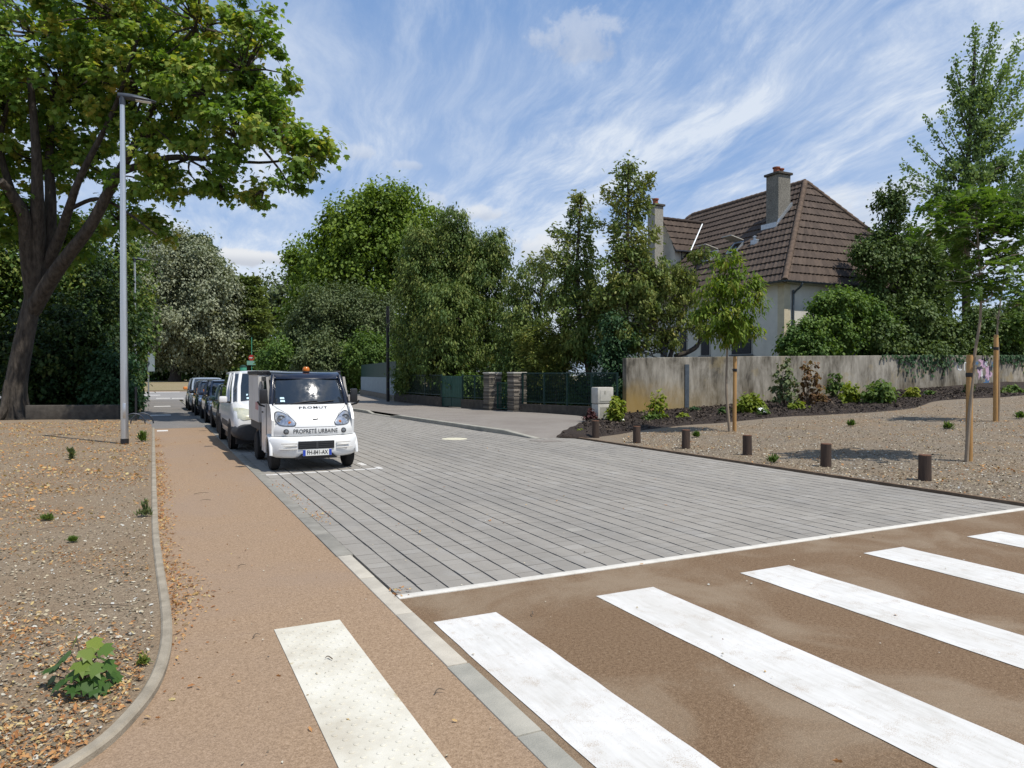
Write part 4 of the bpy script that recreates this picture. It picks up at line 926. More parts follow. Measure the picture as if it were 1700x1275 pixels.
m = M(); m.tube([(-.02, .425, 1.185), (.20, .452, 1.205), (.42, .52, 1.225)], .009, 6); m.tube([(-.32, .45, 1.185), (-.06, .452, 1.215), (.10, .462, 1.222)], .009, 6); m.build('wipers', MT['black'], trk, True)
for z in (1.225, 1.275):
    yy = .44 + (z - 1.165) * .74 + .24 * (.50 / .65) ** 3 - .012; o = M().box(-.535, -.455, -.002, .002, -.02, .02).build('sticker', MT['sticker'], trk, loc=(-.0, yy - .012, z)); o.rotation_euler = (R(-36), 0, 0)
# side doors
for s_ in (-1, 1):
    o = thing_ = M(); X = s_ * .725
    arch = [(.52 + .335 * math.cos(a), .30 + .335 * math.sin(a)) for a in [math.pi * (1 - k / 10) for k in range(11)]]
    prof = [(.30, .62)] + [(y, max(z, .30)) for y, z in arch if y > .30 and z > .3][1:] + [(.98, .26), (1.60, .26), (1.60, 1.17), (.55, 1.17), (.38, 1.08), (.27, .9)]
    o.prism([(X, y, z) for y, z in prof], (-s_ * .04, 0, 0)); side = o.build('door', MT['white'], trk)
    M().prism([(X + s_ * .003, y, z) for y, z in ((.78, 1.19), (1.54, 1.19), (1.54, 1.58), (1.0, 1.58))], (-s_ * .03, 0, 0)).build('side_window', MT['glass'], side)
    M().prism([(X, y, z) for y, z in ((.66, 1.17), (1.62, 1.17), (1.62, 1.66), (.98, 1.66))], (-s_ * .045, 0, 0)).build('window_frame', MT['black'], side)
    M().box(X - .012, X + .012, 1.36, 1.50, .98, 1.01, .005).build('handle', MT['black'], side)
    M().box(X - .008 * 1, X + .004, .93, .938, .30, 1.16).build('door_gap', MT['black'], side)
    M().tube([(X + s_ * .025, .52 + .33 * math.cos(a), .29 + .33 * math.sin(a)) for a in [math.pi * k / 14 for k in range(15)]], .03, 8).build('wheel_arch', MT['white'], trk, True)
    mi = M().box(s_ * .76 - .035 if s_ < 0 else s_ * .76 - .10, s_ * .76 + .10 if s_ < 0 else s_ * .76 + .035, .60, .68, 1.18, 1.44, .025).build('wing_mirror', MT['black'], trk, True)
    mi.location.x = s_ * .085
    M().tube([(s_ * .70, .74, 1.13), (s_ * .79, .66, 1.16), (s_ * .83, .64, 1.22)], .016, 8).build('mirror_arm', MT['black'], mi, True)
    # teardrop headlight following the corner
    hl = bpy.data.objects.new('headlight', None); COL.objects.link(hl); hl.parent = trk; cxn = s_ * .535
    def fy(x, z):
        for (y0, z0, w0, k0), (y1, z1, w1, k1) in zip(ub, ub[1:]):
            if z0 <= z <= z1:
                f = (z - z0) / (z1 - z0); y, w_, k = y0 + (y1 - y0) * f, w0 + (w1 - w0) * f, k0 + (k1 - k0) * f; return y + k * min(1, abs(x / w_)) ** 3.2
        return .1
    out = [(-.190, -.050), (-.165, -.095), (-.07, -.100), (.04, -.090), (.10, -.05), (.125, .02), (.118, .085), (.085, .125), (.02, .125), (-.06, .085), (-.14, .015)]
    out = [(q.x, q.y) for q in smooth_path([(a, b, 0) for a, b in out + out[:1]], 3)][:-1]
    def hp(a, b, d): x = cxn + s_ * a; z = .905 + b; return (x, fy(x, z) - d, z)
    m = M(); m.loft([[hp(a * 1.08, b * 1.1, -.01) for a, b in out], [hp(a * 1.08, b * 1.1, .010) for a, b in out], [hp(a, b, .012) for a, b in out]], False); m.build('headlight_rim', MT['dgrey'], hl, True)
    m = M(); rings = [[hp(a * f, b * f, .011 + .012 * (1 - f * f)) for a, b in out] for f in (1, .8, .55, .3, .05)]; m.loft(rings); m.build('reflector', MT['reflector'], hl, True)
    c = hp(.03, .02, .03); M().lathe([(.074, .012), (.074, -.010), (.064, -.014), (.045, .004), (.02, -.004), (0, -.012)], 20, 'y', at=c).build('lamp_ring', MT['rim'], hl, True)
    c = hp(-.095, -.048, .022); M().lathe([(.026, .006), (.024, -.004), (0, -.008)], 12, 'y', at=c).build('indicator', MT['amber'], hl, True)
    x = s_ * .50; c = (x, fy(x, .70) - .012, .70); f = M().lathe([(.047, .02), (.047, -.006), (.038, -.010), (0, -.004)], 20, 'y', at=c).build('fog_lamp', MT['dgrey'], trk, True)
    M().lathe([(.030, -.008), (.028, -.012), (0, -.016)], 16, 'y', at=c).build('lamp_glass', MT['rim'], f, True)
    wheel(trk, s_ * .655, .53, .285, .165, s_); wheel(trk, s_ * .665, 2.35, .285, .165, s_)
    M().tube([(s_ * .66, 2.35 + .34 * math.cos(a), .29 + .34 * math.sin(a)) for a in [math.pi * k / 14 for k in range(15)]], .045, 8).build('mudguard', MT['black'], trk, True)
text('PROPRETÉ URBAINE', .108, MT['ink'], trk, (0, fy(0, .70) - .004, .70), (R(90), 0, 0), 'lettering', .001, sx=.80, bend=lambda x: fy(x, .70) - fy(0, .70))
o = text('PROMUT', .084, MT['ink'], trk, (0, 0, 0), (R(41), 0, 0), 'lettering', .001, sx=1.35, bold=.0005, space=1.18, bend=lambda x: 1.0 * (fy(x, 1.11) - fy(0, 1.11)) * .75)
o.location = (.0, fy(0, 1.105) - .012, 1.112)
for s_ in (-1, 1): M().tube([(s_ * x, fy(s_ * x, z) - .001, z) for x, z in ((.655, 1.155), (.60, 1.10), (.52, 1.05), (.45, 1.00), (.40, .93), (.37, .86), (.36, .80))], .004, 5).build('bonnet_gap', MT['dgrey'], trk)
M().tube([(x, fy(x, .775) - .0005, .775) for x in np.linspace(-.36, .36, 13)], .0035, 5).build('bonnet_gap', MT['dgrey'], trk)
M().tube([(-.045, fy(0, .92) - .008, .905), (.0, fy(0, .92) - .012, .912), (.06, fy(0, .92) - .008, .916)], .012, 8).build('bonnet_handle', MT['black'], trk, True)
bm = M().lathe([(.062, 0), (.062, .02), (.055, .025)], 18, at=(0, 1.0, 1.745)).build('beacon_base', MT['black'], trk, True)
M().lathe([(.060, .022), (.066, .04), (.062, .075), (.04, .10), (0, .105)], 20, at=(0, 1.0, 1.745)).build('beacon', MT['amber'], trk, True)
# chassis and tall box body
M().box(-.55, .55, .5, 3.2, .30, .48, .02).build('chassis', MT['black'], trk)
M().box(-.62, .62, .86, 1.58, .28, 1.1).build('cab_interior', MT['black'], trk)
M().box(-.775, .775, 1.66, 3.25, .78, 1.70, .012).build('cargo_box', MT['boxw'], trk)
M().box(-.80, .80, 1.64, 3.27, 1.70, 1.775, .012).build('box_lid', MT['black'], trk)
M().box(-.74, .74, 1.68, 3.2, .62, .775, .01).build('box_frame', MT['dgrey'], trk)
m = M()
for k in range(3): m.prism([(-.777, 1.70 + k * .16, 1.02), (-.777, 1.78 + k * .16, 1.02), (-.777, 1.74 + k * .16, 1.17), (-.777, 1.66 + k * .16 if k else 1.67, 1.17)], (.0012, 0, 0))
m.build('hazard_stripes', MT['red'], trk)
M().box(-.780, -.776, 1.645, 1.655, .8, 1.68).build('box_edge_strip', MT['white'], trk)

# --- ordinary parked cars
def parked(name, label, loc, P):
    t = thing(name, label, P.get('cat', 'car'), loc, 0, 'cars parked along the footpath'); hw, L = P['hw'], P['L']; paint = MT[P['paint']]
    def ring(y, zb, zt, w_, crown):
        q = [(0, zb), (.80, zb), (.955, zb + .07), (1, zb + .38 * (zt - zb)), (.995, zb + .58 * (zt - zb)), (.982, zb + .74 * (zt - zb)), (.955, zb + .87 * (zt - zb)), (.91, zb + .95 * (zt - zb)), (.84, zt - .004)]
        r = [(a * w_, y, z) for a, z in q] + [(.5 * w_, y, zt + crown * .75), (0, y, zt + crown)]; return r + [(-x, y_, z) for x, y_, z in r[-2:0:-1]]
    st = P['stations']; rings = []
    p = smooth_path([(s[0], s[1], s[2]) for s in st], 3); pw = smooth_path([(s[0], s[3], s[4]) for s in st], 3)
    for a, b in zip(p, pw): rings.append(ring(a.x, a.y, a.z, b.y * hw, b.z))
    bo = M().loft(rings).build('body', paint, t, True, ang=75)
    from mathutils.bvhtree import BVHTree
    bv = BVHTree.FromPolygons([v.co for v in bo.data.vertices], [list(p.vertices) for p in bo.data.polygons])
    def front(x, z):
        h = bv.ray_cast(Vector((x, -2, z)), Vector((0, 1, 0)))[0]; return h.y if h else .3
    zb, zr = P['belt'], P['roof']; yf, yrf, yrr, yr = P['gh']
    def pl(z, a, b, w_, c=.10): return [(x, y, z) for x, y in [(-w_ + c, a + c * .0), (-w_ * .5, a - c * .35), (0, a - c * .5), (w_ * .5, a - c * .35), (w_ - c, a), (w_, a + c * 1.6), (w_, (a + b) / 2), (w_, b - c), (w_ - c, b), (0, b + .02), (-w_ + c, b), (-w_, b - c), (-w_, (a + b) / 2), (-w_, a + c * 1.6)]]
    lo, mid, hi = pl(zb - .03, yf, yr, hw * .90), pl((zb + zr) / 2, yf + (yrf - yf) * .48, yr + (yrr - yr) * .40, hw * .855), pl(zr - .075, yrf - (yrf - yf) * .08, yrr + (yr - yrr) * .06, hw * .775)
    M().loft([lo, mid, hi]).build('windows', MT['glass'], t, True, ang=35)
    def grow(rg, k, dz): return [(x * k, y, z + dz) for x, y, z in rg]
    M().loft([grow(hi, 1.012, -.02), grow(hi, 1.0, .025), pl(zr - .02, yrf + .06, yrr - .05, hw * .66), pl(zr, yrf + .35, yrr - .4, hw * .40)]).build('roof', paint, t, True, ang=60)
    m = M()
    for i in (0, 4, 8, 10): M().tube([Vector(r[i]) for r in (lo, mid, hi)], P.get('pil', .045), 8).build('pillar', paint, t, True)
    for i in (6, 12): M().tube([Vector(r[i]) + Vector((0, P.get('bp', 0), 0)) for r in (lo, mid, hi)], .045, 8).build('pillar', paint, t, True)
    if P.get('pp'):
        for s_ in (5, 13): M().tube([Vector(r[s_]) + Vector((0, .12, 0)) for r in (lo, mid, hi)], .035, 8).build('pillar', paint, t, True)
    wr = P.get('wr', .31)
    for s_ in (-1, 1):
        for y in P['wheels']:
            M().lathe([(wr * 1.16, s_ * .0), (wr * 1.16, s_ * .012), (0, s_ * .012)], 24, 'x', at=(s_ * hw * .992, y, wr + .02)).build('wheel_well', MT['black'], t)
            wheel(t, s_ * (hw - .075), y, wr, .19, s_)
        mi = M().box(-.09, .09, -.06, .06, -.07, .08, .035).build('wing_mirror', MT[P.get('mirror', P['paint'])], t, True, loc=(s_ * (hw + .10), yf + P.get('my', .45), zb + .07))
        M().tube([(-s_ * .16, .03, -.07), (0, 0, -.03)], .022, 8).build('mirror_arm', MT['black'], mi, True)
        hx, hy_, hz, a1, a2 = P['lamp']; hl = M(); rows = []
        for i in range(7):
            for_ = []
            for j in range(7):
                a = -1 + 2 * i / 6; b = -1 + 2 * j / 6; sh = 1 - .35 * abs(a) * (1 if b < 0 else .3)
                x = s_ * min(hx + a * a1, hw * .965); z = hz + b * a2 * sh + .02 * a; for_.append((x, min(front(x, z), .45) - .010 - .012 * (1 - a * a) * (1 - b * b), z))
            rows.append(for_)
        hl.grid(rows); hl.build('headlight', MT[P.get('lampmat', 'chrome')], t, True)
        M().box(s_ * hw * 1.0 - .006, s_ * hw * 1.0 + .006, yf + 1.25, yf + 1.42, zb - .14, zb - .11, .004).build('door_handle', MT['black' if P['paint'] != 'white' else 'white'], t)
    if P.get('bumper'):
        z0, z1 = P['bumper']; M().loft([ring(a, z0, z1, b, 0) for a, b in ((-.035, hw * .70), (.0, hw * .90), (.12, hw * .985), (.34, hw * 1.012), (.42, hw * 1.012))]).build('front_bumper', MT['dgrey'], t, True, ang=50)
        for s_ in (-1, 1): M().lathe([(.085, .02), (.085, -.012), (.06, -.014), (.05, .0), (0, .0)], 18, 'y', at=(s_ * hw * .62, .0, (z0 + z1) / 2 - .04)).build('fog_lamp', MT['black'], t, True)
        for a, b in ((-1.008, -.99), (.99, 1.008)): M().box(hw * a, hw * b, 1.28, 2.9, .48, .62, .004).build('rubbing_strip', MT['dgrey'], t)
    M().box(-.38, .38, -.03 if not P.get('bumper') else -.045, .03, P['gz'] - .05, P['gz'] + .05, .01).build('grille', MT['black'], t)
    plate(t, (0, -.05, P['gz'] - .13), P.get('code', ''), 0, .48) if P.get('code') else M().box(-.25, .25, -.052, -.04, P['gz'] - .18, P['gz'] - .07, .003).build('number_plate', MT['platew'], t)
    for k in range(P.get('stick', 1)):
        zz = zb + .10 + k * .075; o = M().box(-.035, .035, -.002, .002, -.025, .025).build('sticker', MT['sticker'], t, loc=(-hw * .55, yf + (yrf - yf) * (.20 + k * .10) - .055, zz + .01)); o.rotation_euler = (R(-40), 0, 0)
    M().box(-hw * .9, hw * .9, .3, L - .3, .16, .32).build('underbody', MT['black'], t)
    return t
van = dict(cat='van', hw=.90, L=4.35, paint='white', belt=1.05, roof=1.80, gh=(.74, 1.50, 4.12, 4.30), wheels=(.86, 3.58), wr=.315, pil=.042, pp=1, bp=-.15, lamp=(.68, -.03, .83, .17, .13), lampmat='yellowed', bumper=(.26, .62), gz=.50, stick=2, my=.52,
           stations=[(.0, .40, .70, .80, .0), (.04, .34, .80, .90, .02), (.22, .30, .92, .965, .04), (.55, .28, 1.02, .99, .06), (.95, .26, 1.10, 1, .03), (1.6, .26, 1.08, 1, 0), (3.0, .26, 1.08, 1, 0), (4.1, .28, 1.08, .985, 0), (4.32, .34, 1.05, .94, 0)])
MT['yellowed'] = pm('yellowed headlight', (.62, .60, .44), (.50, .50, .40), 18, .15, .6, .25)
parked('parked_van', 'white panel van with dark grey bumper and yellowed headlights parked behind the small truck', (2.42, 16.75, 0), van)
def hatch(paint, **k):
    d = dict(hw=.87, L=4.1, paint=paint, belt=.92, roof=1.47, gh=(.95, 1.75, 3.35, 3.95), wheels=(.82, 3.32), lamp=(.62, .02, .68, .19, .08), gz=.48,
             stations=[(.0, .30, .60, .78, .0), (.05, .24, .68, .89, .02), (.25, .21, .76, .96, .04), (.6, .20, .85, .99, .05), (1.05, .20, .94, 1, .03), (1.8, .20, .93, 1, 0), (3.0, .20, .95, 1, 0), (3.8, .24, .95, .97, 0), (4.08, .32, .86, .90, 0)]); d.update(k); return d
parked('parked_car', 'bottle green car with a low bonnet parked directly behind the white van', (2.50, 21.9, 0), hatch('dkgreen', roof=1.42))
parked('parked_car', 'navy car with white papers behind its windscreen, parked between the green and the brown car', (2.46, 26.9, 0), hatch('navy', roof=1.52, belt=.96))
parked('parked_car', 'dark brown car parked between the navy car and the silver car', (2.36, 31.9, 0), hatch('brownblk', roof=1.46))
parked('parked_car', 'pale blue silver car with an orange mirror, farthest in the parked row', (2.28, 36.6, 0), hatch('silver', roof=1.56, belt=.98, mirror='orange'))
o = M().box(-.25, .25, -.003, .003, -.16, .12).build('windscreen_paper', MT['platew'], None)
nv = [x for x in bpy.data.objects if x.get('label', '').startswith('navy car')][0]; o.parent = nv; o.location = (-.2, 1.25, 1.15); o.rotation_euler = (R(-52), R(12), 0)

# ================================================================== TREES
def G(x, y, Z, z=0):                                                       # ground point below a photo column at a distance
    p = W(x, y, Z); return Vector((p.x, p.y, z))
# --- the big maple on the left
MZ = 28.0; mb = G(24, 690, MZ, 0)
def mt(x, y, dz=0): return W(x, y, MZ + dz)
trunk_m = [mb - Vector((0, 0, .2)), mt(27, 640), mt(35, 590), mt(47, 530), mt(62, 470)]
def maple_limbs(m):
    for pts, r0, r1 in [([(56, 495), (46, 420), (40, 360), (18, 320), (0, 300)], .42, .2), ([(60, 480), (62, 400), (62, 330), (60, 250), (50, 130)], .46, .14), ([(61, 480), (78, 420), (84, 340), (82, 250), (92, 120)], .44, .12),
                        ([(78, 440), (100, 390), (115, 345), (135, 290), (190, 180), (230, 60)], .30, .07), ([(54, 515), (84, 465), (112, 425), (150, 375), (190, 300), (225, 240)], .42, .20),
                        ([(205, 272), (260, 170), (310, 90), (330, 20)], .18, .06), ([(200, 285), (280, 262), (350, 262), (430, 232)], .2, .07), ([(225, 240), (300, 190), (380, 160), (440, 130)], .16, .05),
                        ([(350, 262), (430, 270), (500, 262)], .1, .04), ([(260, 285), (330, 262), (380, 300)], .09, .04), ([(430, 240), (470, 290), (480, 320)], .07, .03), ([(20, 320), (0, 240), (20, 150)], .2, .08), ([(120, 345), (160, 330), (200, 345), (260, 390)], .12, .04)]:
        n = len(pts); dzs = np.linspace(0, -2.2 if pts[-1][0] > 220 else rng.uniform(-2, 2), n)
        p = smooth_path([mt(x, y, d_) for (x, y), d_ in zip(pts, dzs)], 5); m.tube(p, list(np.linspace(r0 * .74, r1 * .70, len(p))), 10)
    fl = [(mb + Vector((math.cos(a) * .72, math.sin(a) * .72, -.12)), mb + Vector((math.cos(a) * .34, math.sin(a) * .34, .5)), mb + Vector((math.cos(a) * .2, math.sin(a) * .2, 1.5))) for a in (0.3, 1.5, 2.6, 3.9, 5.2)]
    for f in fl: m.tube(smooth_path(f, 3), [.10, .13, .16, .18, .19, .18, .14], 8)
mspec = [(60, 60, 150, 110, 0, 3.2), (200, 30, 130, 110, -1, 3), (330, 40, 120, 95, -2, 2.8), (405, 115, 85, 75, -2.5, 2.2), (350, 165, 120, 75, -2, 2.6), (240, 150, 110, 80, -1, 2.8), (110, 160, 110, 80, 0, 3), (20, 190, 90, 80, .5, 3),
         (450, 215, 70, 52, -3, 1.7), (515, 262, 36, 34, -3, 1.0), (395, 230, 75, 55, -2.6, 1.8), (310, 262, 80, 40, -2, 1.8), (250, 300, 60, 38, -1.5, 1.5), (437, 316, 48, 22, -3, 1.0), (480, 300, 30, 20, -3, .9), (365, 308, 48, 22, -2.4, 1.1),
         (60, 270, 70, 45, 1, 2.2), (140, 268, 55, 35, 1, 1.8), (25, 345, 45, 40, 0, 1.8), (110, 395, 55, 40, 2.5, 1.8), (200, 370, 55, 42, 2.5, 1.6), (255, 385, 34, 28, .5, 1.0), (-90, 100, 120, 160, 0, 4), (-60, 330, 80, 90, 0, 3)]
tree('maple_tree', 'big old maple with a thick leaning trunk and wide crown over the footpath', 'tree', mb, MZ, mspec, 'maple', 'maple', 11, 860, 42, 18, .41, 'broad', .20, 'barkm', trunk_m, 0, .5, extra=maple_limbs, flat=.75, taper=.30)
# --- shaded thicket under and behind the maple
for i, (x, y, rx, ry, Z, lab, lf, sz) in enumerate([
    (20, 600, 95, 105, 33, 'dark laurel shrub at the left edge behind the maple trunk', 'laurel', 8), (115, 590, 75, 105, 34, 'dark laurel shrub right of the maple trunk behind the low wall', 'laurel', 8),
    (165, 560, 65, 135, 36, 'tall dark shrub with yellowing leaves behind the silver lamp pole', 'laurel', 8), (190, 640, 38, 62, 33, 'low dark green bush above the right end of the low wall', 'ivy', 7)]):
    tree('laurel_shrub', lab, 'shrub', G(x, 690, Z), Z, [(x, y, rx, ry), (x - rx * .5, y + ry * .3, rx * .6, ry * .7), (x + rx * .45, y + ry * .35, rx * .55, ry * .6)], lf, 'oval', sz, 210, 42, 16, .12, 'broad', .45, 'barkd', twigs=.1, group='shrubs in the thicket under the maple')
for x, y, rx, ry, Z, lab in [(55, 455, 90, 90, 44, 'broad green tree standing behind the maple trunk'), (175, 470, 70, 120, 42, 'green tree with low branches between the maple and the silver lamp pole'), (-60, 470, 90, 170, 42, 'tree at the far left edge behind the maple')]:
    tree('background_tree', lab, 'tree', G(x, 690, Z), Z, [(x, y, rx, ry), (x + 20, y + 60, rx * .8, ry * .7), (x - 30, y + 40, rx * .7, ry * .8)], 'dark', 'diamond', 8.5, 330, 44, 20, .3, 'broad', .4, 'barkd', twigs=.1, group='trees behind the maple', tshift=.22)
tree('hedge', 'low clipped hedge with yellowish tips along the left of the grey path', 'hedge', G(214, 690, 36), 36, [(205, 650, 18, 34, 0, 1.0), (216, 648, 15, 30, 6, 2.5), (224, 645, 10, 26, 12, 3)], 'bush', 'oval', 5, 120, 40, 9, 0, 'broad', .4, tshift=.3)
# --- trees beyond the far road
FZ2 = 108
def fb(x, Z): p = W(x, 640, Z); return Vector((p.x, p.y, far_rise(p.x, p.y)))
tree('linden_tree', 'silvery grey green linden with a dense broad crown beyond the far road', 'tree', fb(290, 100), 100, [(300, 500, 95, 100), (275, 430, 60, 45), (330, 540, 70, 70), (250, 520, 55, 85), (345, 475, 45, 55), (310, 410, 34, 28), (365, 560, 38, 45)], 'linden', 'oval', 5.2, 900, 70, 13, .75, 'broad', .25, 'barkd', twigs=.05, droop=.5)
def cedar(x, Z, tiers, leaf, label, name='cedar_tree'):
    b = fb(x, Z); t = thing(name, label, 'tree', b, 0); k = Z / FPX; Ps, Ns, Ts, ti = [], [], [], []; top = W(x, tiers[0][0] - 6, Z); m = M(); m.tube([(0, 0, -.2), tuple(top - b)], [.6, .08], 8)
    for y, l, r, th in tiers:
        c = W(x, y, Z); nb = 9
        for q in range(nb):
            a = 2 * math.pi * q / nb + rng.uniform(-.3, .3); ln = (r if math.cos(a + YAW) > 0 else l) * k * rng.uniform(.75, 1.05)
            dv = Vector((math.cos(a), math.sin(a), 0)); e = c + dv * ln + Vector((0, 0, -.1 * ln + rng.uniform(-.3, .3)))
            m.tube([c - b, c.lerp(e, .5) - b + Vector((0, 0, .2)), e - b], [.16, .1, .03], 5, False)
            n = 420; f = rng.random(n) ** .6; sp = rng.normal(size=n) * .24 * ln * (.35 + .5 * f); pr = Vector((-dv.y, dv.x, 0))
            P = np.array(c)[None] + np.array(e - c)[None] * f[:, None] + np.array(pr)[None] * sp[:, None]; P[:, 2] += rng.normal(size=n) * th * k * .32 + .2
            Ps.append(P); Ns.append(np.array([0, 0, 1.]) + rng.normal(size=(n, 3)) * .45); Ts.append(np.array(dv)[None] + rng.normal(size=(n, 3)) * .5); ti.append(np.full(n, rng.random()) * .5 + rng.random(n) * .5)
    P = np.concatenate(Ps); leafmesh('crown', t, LEAF[leaf], P - np.array(b), np.concatenate(Ns), np.concatenate(Ts), np.full(len(P), 7.5 * k), 'spray', np.concatenate(ti)); m.build('trunk', MT['barkd'], t, True, fix=False)
cedar(328, 112, [(400, 12, 18, 6), (415, 26, 30, 8), (432, 36, 40, 9), (450, 44, 52, 9), (468, 50, 62, 9), (490, 55, 60, 10), (515, 55, 58, 10)], 'cedar', 'dark blue green cedar with flat tiers rising behind the silvery linden')
cedar(408, 104, [(468, 20, 22, 8), (484, 30, 34, 9), (502, 36, 36, 10), (522, 40, 42, 11), (545, 44, 46, 12), (570, 46, 50, 12), (596, 46, 50, 12)], 'cedarl', 'yellow green cedar with drooping tiers beside the silvery linden')
tree('woodland', '', '', fb(450, 150), 150, [(470, 500, 60, 42), (540, 520, 80, 55), (420, 530, 60, 55), (350, 590, 110, 42), (230, 600, 60, 40), (480, 590, 90, 42), (600, 590, 70, 42), (160, 590, 80, 45), (700, 580, 60, 50)], 'olive', 'diamond', 8, 800, 40, 18, .3, 'broad', .35, 'barkd', twigs=0)
o = [x for x in bpy.data.objects if x.name.startswith('woodland')][0]
for k in ('label', 'category'): del o[k]
o['kind'] = 'stuff'
for x, y, rx, ry, Z, lf, lab in [(425, 600, 50, 34, 118, 'olive', 'pale olive bush beyond the far road behind the no entry sign'), (345, 605, 60, 26, 112, 'dark', 'dark low bush under the silvery linden'), (250, 605, 45, 24, 114, 'dark', 'dark low bush left of the linden trunk')]:
    tree('far_bush', lab, 'bush', fb(x, Z), Z, [(x, y, rx, ry), (x + rx * .4, y + 6, rx * .6, ry * .8)], lf, 'oval', 7, 120, 36, 12, 0, 'broad', .4)
# --- middle distance, right of the parked cars
tree('plane_tree', 'tall bright green broadleaf tree with a rounded crown rising behind the thuja', 'tree', G(625, 660, 84), 84, [(622, 350, 70, 42), (660, 345, 45, 38), (580, 370, 45, 40), (700, 375, 45, 38), (640, 400, 95, 65), (560, 420, 45, 35), (600, 450, 80, 50), (690, 430, 70, 55), (540, 395, 28, 22), (560, 470, 60, 40), (640, 500, 80, 50)], 'plane', 'oval', 7, 640, 46, 17, .5, 'broad', .3, 'bark', twigs=.1)
tree('plane_tree', 'smaller bright green tree with a pointed top left of the tall green tree', 'tree', G(503, 655, 88), 88, [(502, 430, 24, 26), (505, 470, 30, 32), (508, 520, 34, 46), (505, 570, 38, 45), (528, 480, 28, 30)], 'plane', 'oval', 7, 230, 44, 15, .25, 'broad', .3, 'bark', twigs=.1)
tree('olive_tree', 'grey green tree with fine foliage behind the street cleaning truck', 'tree', G(560, 660, 68), 68, [(555, 515, 64, 44), (605, 535, 46, 50), (515, 550, 42, 46), (570, 570, 72, 45), (632, 520, 26, 34), (490, 580, 26, 36)], 'olive', 'diamond', 5, 560, 56, 14, .2, 'broad', .35, 'barkd', twigs=.1)
for x, y, rx, ry, Z, lf, lab in [(560, 610, 50, 38, 66, 'bush', 'dense green bush behind the roof of the street cleaning truck'), (615, 590, 42, 36, 63, 'grn', 'yellow green bush overhanging the panel fence'), (530, 595, 36, 36, 64, 'olive', 'grey green bush behind the amber beacon'), (470, 600, 40, 36, 66, 'bush', 'green bush at the roadside beyond the parked van')]:
    tree('roadside_bush', lab, 'bush', G(x, 655, Z), Z, [(x, y, rx, ry), (x - rx * .4, y + 10, rx * .7, ry * .7), (x + rx * .4, y + 12, rx * .6, ry * .7)], lf, 'oval', 5.5, 190, 42, 12, .05, 'broad', .4, 'barkd', twigs=.1)
# --- the thujas
def cone(x0, y0, y1, w0, w1, n, lean=0, dz=0):
    return [(x0 + lean * i / n + rng.uniform(-.12, .12) * (w0 + (w1 - w0) * i / n), y0 + (y1 - y0) * i / n, w0 + (w1 - w0) * (i / n) ** .8, (y1 - y0) / n * .85, dz) for i in range(n + 1)]
tree('thuja_tree', 'very broad dense thuja overhanging the pavement behind the driveway gate', 'tree', G(750, 690, 40), 40, cone(757, 375, 590, 24, 88, 6, -5) + [(800, 470, 52, 60), (700, 470, 42, 60), (840, 560, 42, 60, 1), (690, 555, 34, 60), (745, 520, 55, 56, -2.4), (735, 585, 55, 40, -2.4), (815, 420, 30, 40), (700, 410, 30, 36), (775, 640, 30, 44, 1), (680, 620, 24, 36, 1)], 'thuja', 'spray', 6.4, 1600, 56, 11, .35, 'spray', .3, 'barkd', twigs=.05, droop=.9)
tree('thuja_tree', 'bushy dark conifer to the right of the broad thuja above the slate pillars', 'tree', G(880, 690, 36), 36, [(880, 480, 34, 50), (865, 540, 48, 60), (895, 600, 46, 52), (850, 610, 40, 46), (905, 440, 20, 30), (880, 640, 50, 34)], 'thuja', 'spray', 6.4, 380, 48, 12, .2, 'spray', .3, 'barkd', twigs=.1, droop=.8)
def shoots(x0, yt, yb, wt, wb, n, leafn, wd):
    out = []
    for i in range(n):
        f = ((i + rng.random()) / n) ** .8; y = yt + (yb - yt) * f; wl = (wt + (wb - wt) * f) * rng.uniform(.55, 1.15); sg = 1 if i % 2 else -1
        out.append((x0 + sg * 2, y, x0 + sg * wl * rng.uniform(.6, 1), y + wl * rng.uniform(-.28, .22), wd * rng.uniform(.7, 1.25), int(leafn * (.5 + f * .7)), rng.uniform(-1, 1) * wl * 30 / FPX))
    return out
tree('thuja_tree', 'sparse thuja with gaps of sky, left and shorter one of the pair', 'tree', G(980, 690, 31.5), 31.5, [(965, 335, 11, 16), (975, 560, 46, 36), (945, 575, 34, 34), (985, 500, 38, 24), (935, 490, 30, 20), (965, 450, 26, 20)], 'thuja', 'spray', 9, 150, 30, 9.5, .17, 'spray', .35, 'barkd', [G(985, 690, 31.5, -.1), W(975, 600, 31.5), W(958, 500, 31.5), W(960, 400, 31.5), W(965, 325, 31.5)], twigs=.35, droop=.9, tshift=.1,
     plumes=[(963, 400, 918, 380, 22, 260, 0), (962, 470, 880, 425, 24, 330, .6), (962, 455, 912, 415, 22, 260, -.4)] + shoots(963, 320, 540, 12, 58, 34, 150, 22))
tree('thuja_tree', 'sparse thuja with gaps of sky, right and taller one of the pair, nearest the house', 'tree', G(1035, 690, 30), 30, [(1042, 275, 9, 16), (1040, 550, 44, 34), (1062, 480, 44, 26), (1020, 480, 34, 26), (1040, 420, 34, 20), (1090, 440, 22, 20)], 'thuja', 'spray', 9, 170, 30, 9.5, .19, 'spray', .35, 'barkd', [G(1035, 690, 30, -.1), W(1035, 600, 30), W(1040, 500, 30), W(1042, 400, 30), W(1043, 265, 30)], twigs=.35, droop=.9, tshift=.12,
     plumes=[(1042, 330, 1082, 290, 22, 300, 0), (1042, 345, 1078, 335, 20, 260, .4), (1042, 340, 1000, 312, 20, 220, 0), (1042, 405, 1092, 380, 24, 300, 0), (1042, 380, 985, 370, 14, 120, .3)] + shoots(1042, 262, 540, 12, 62, 40, 170, 24))
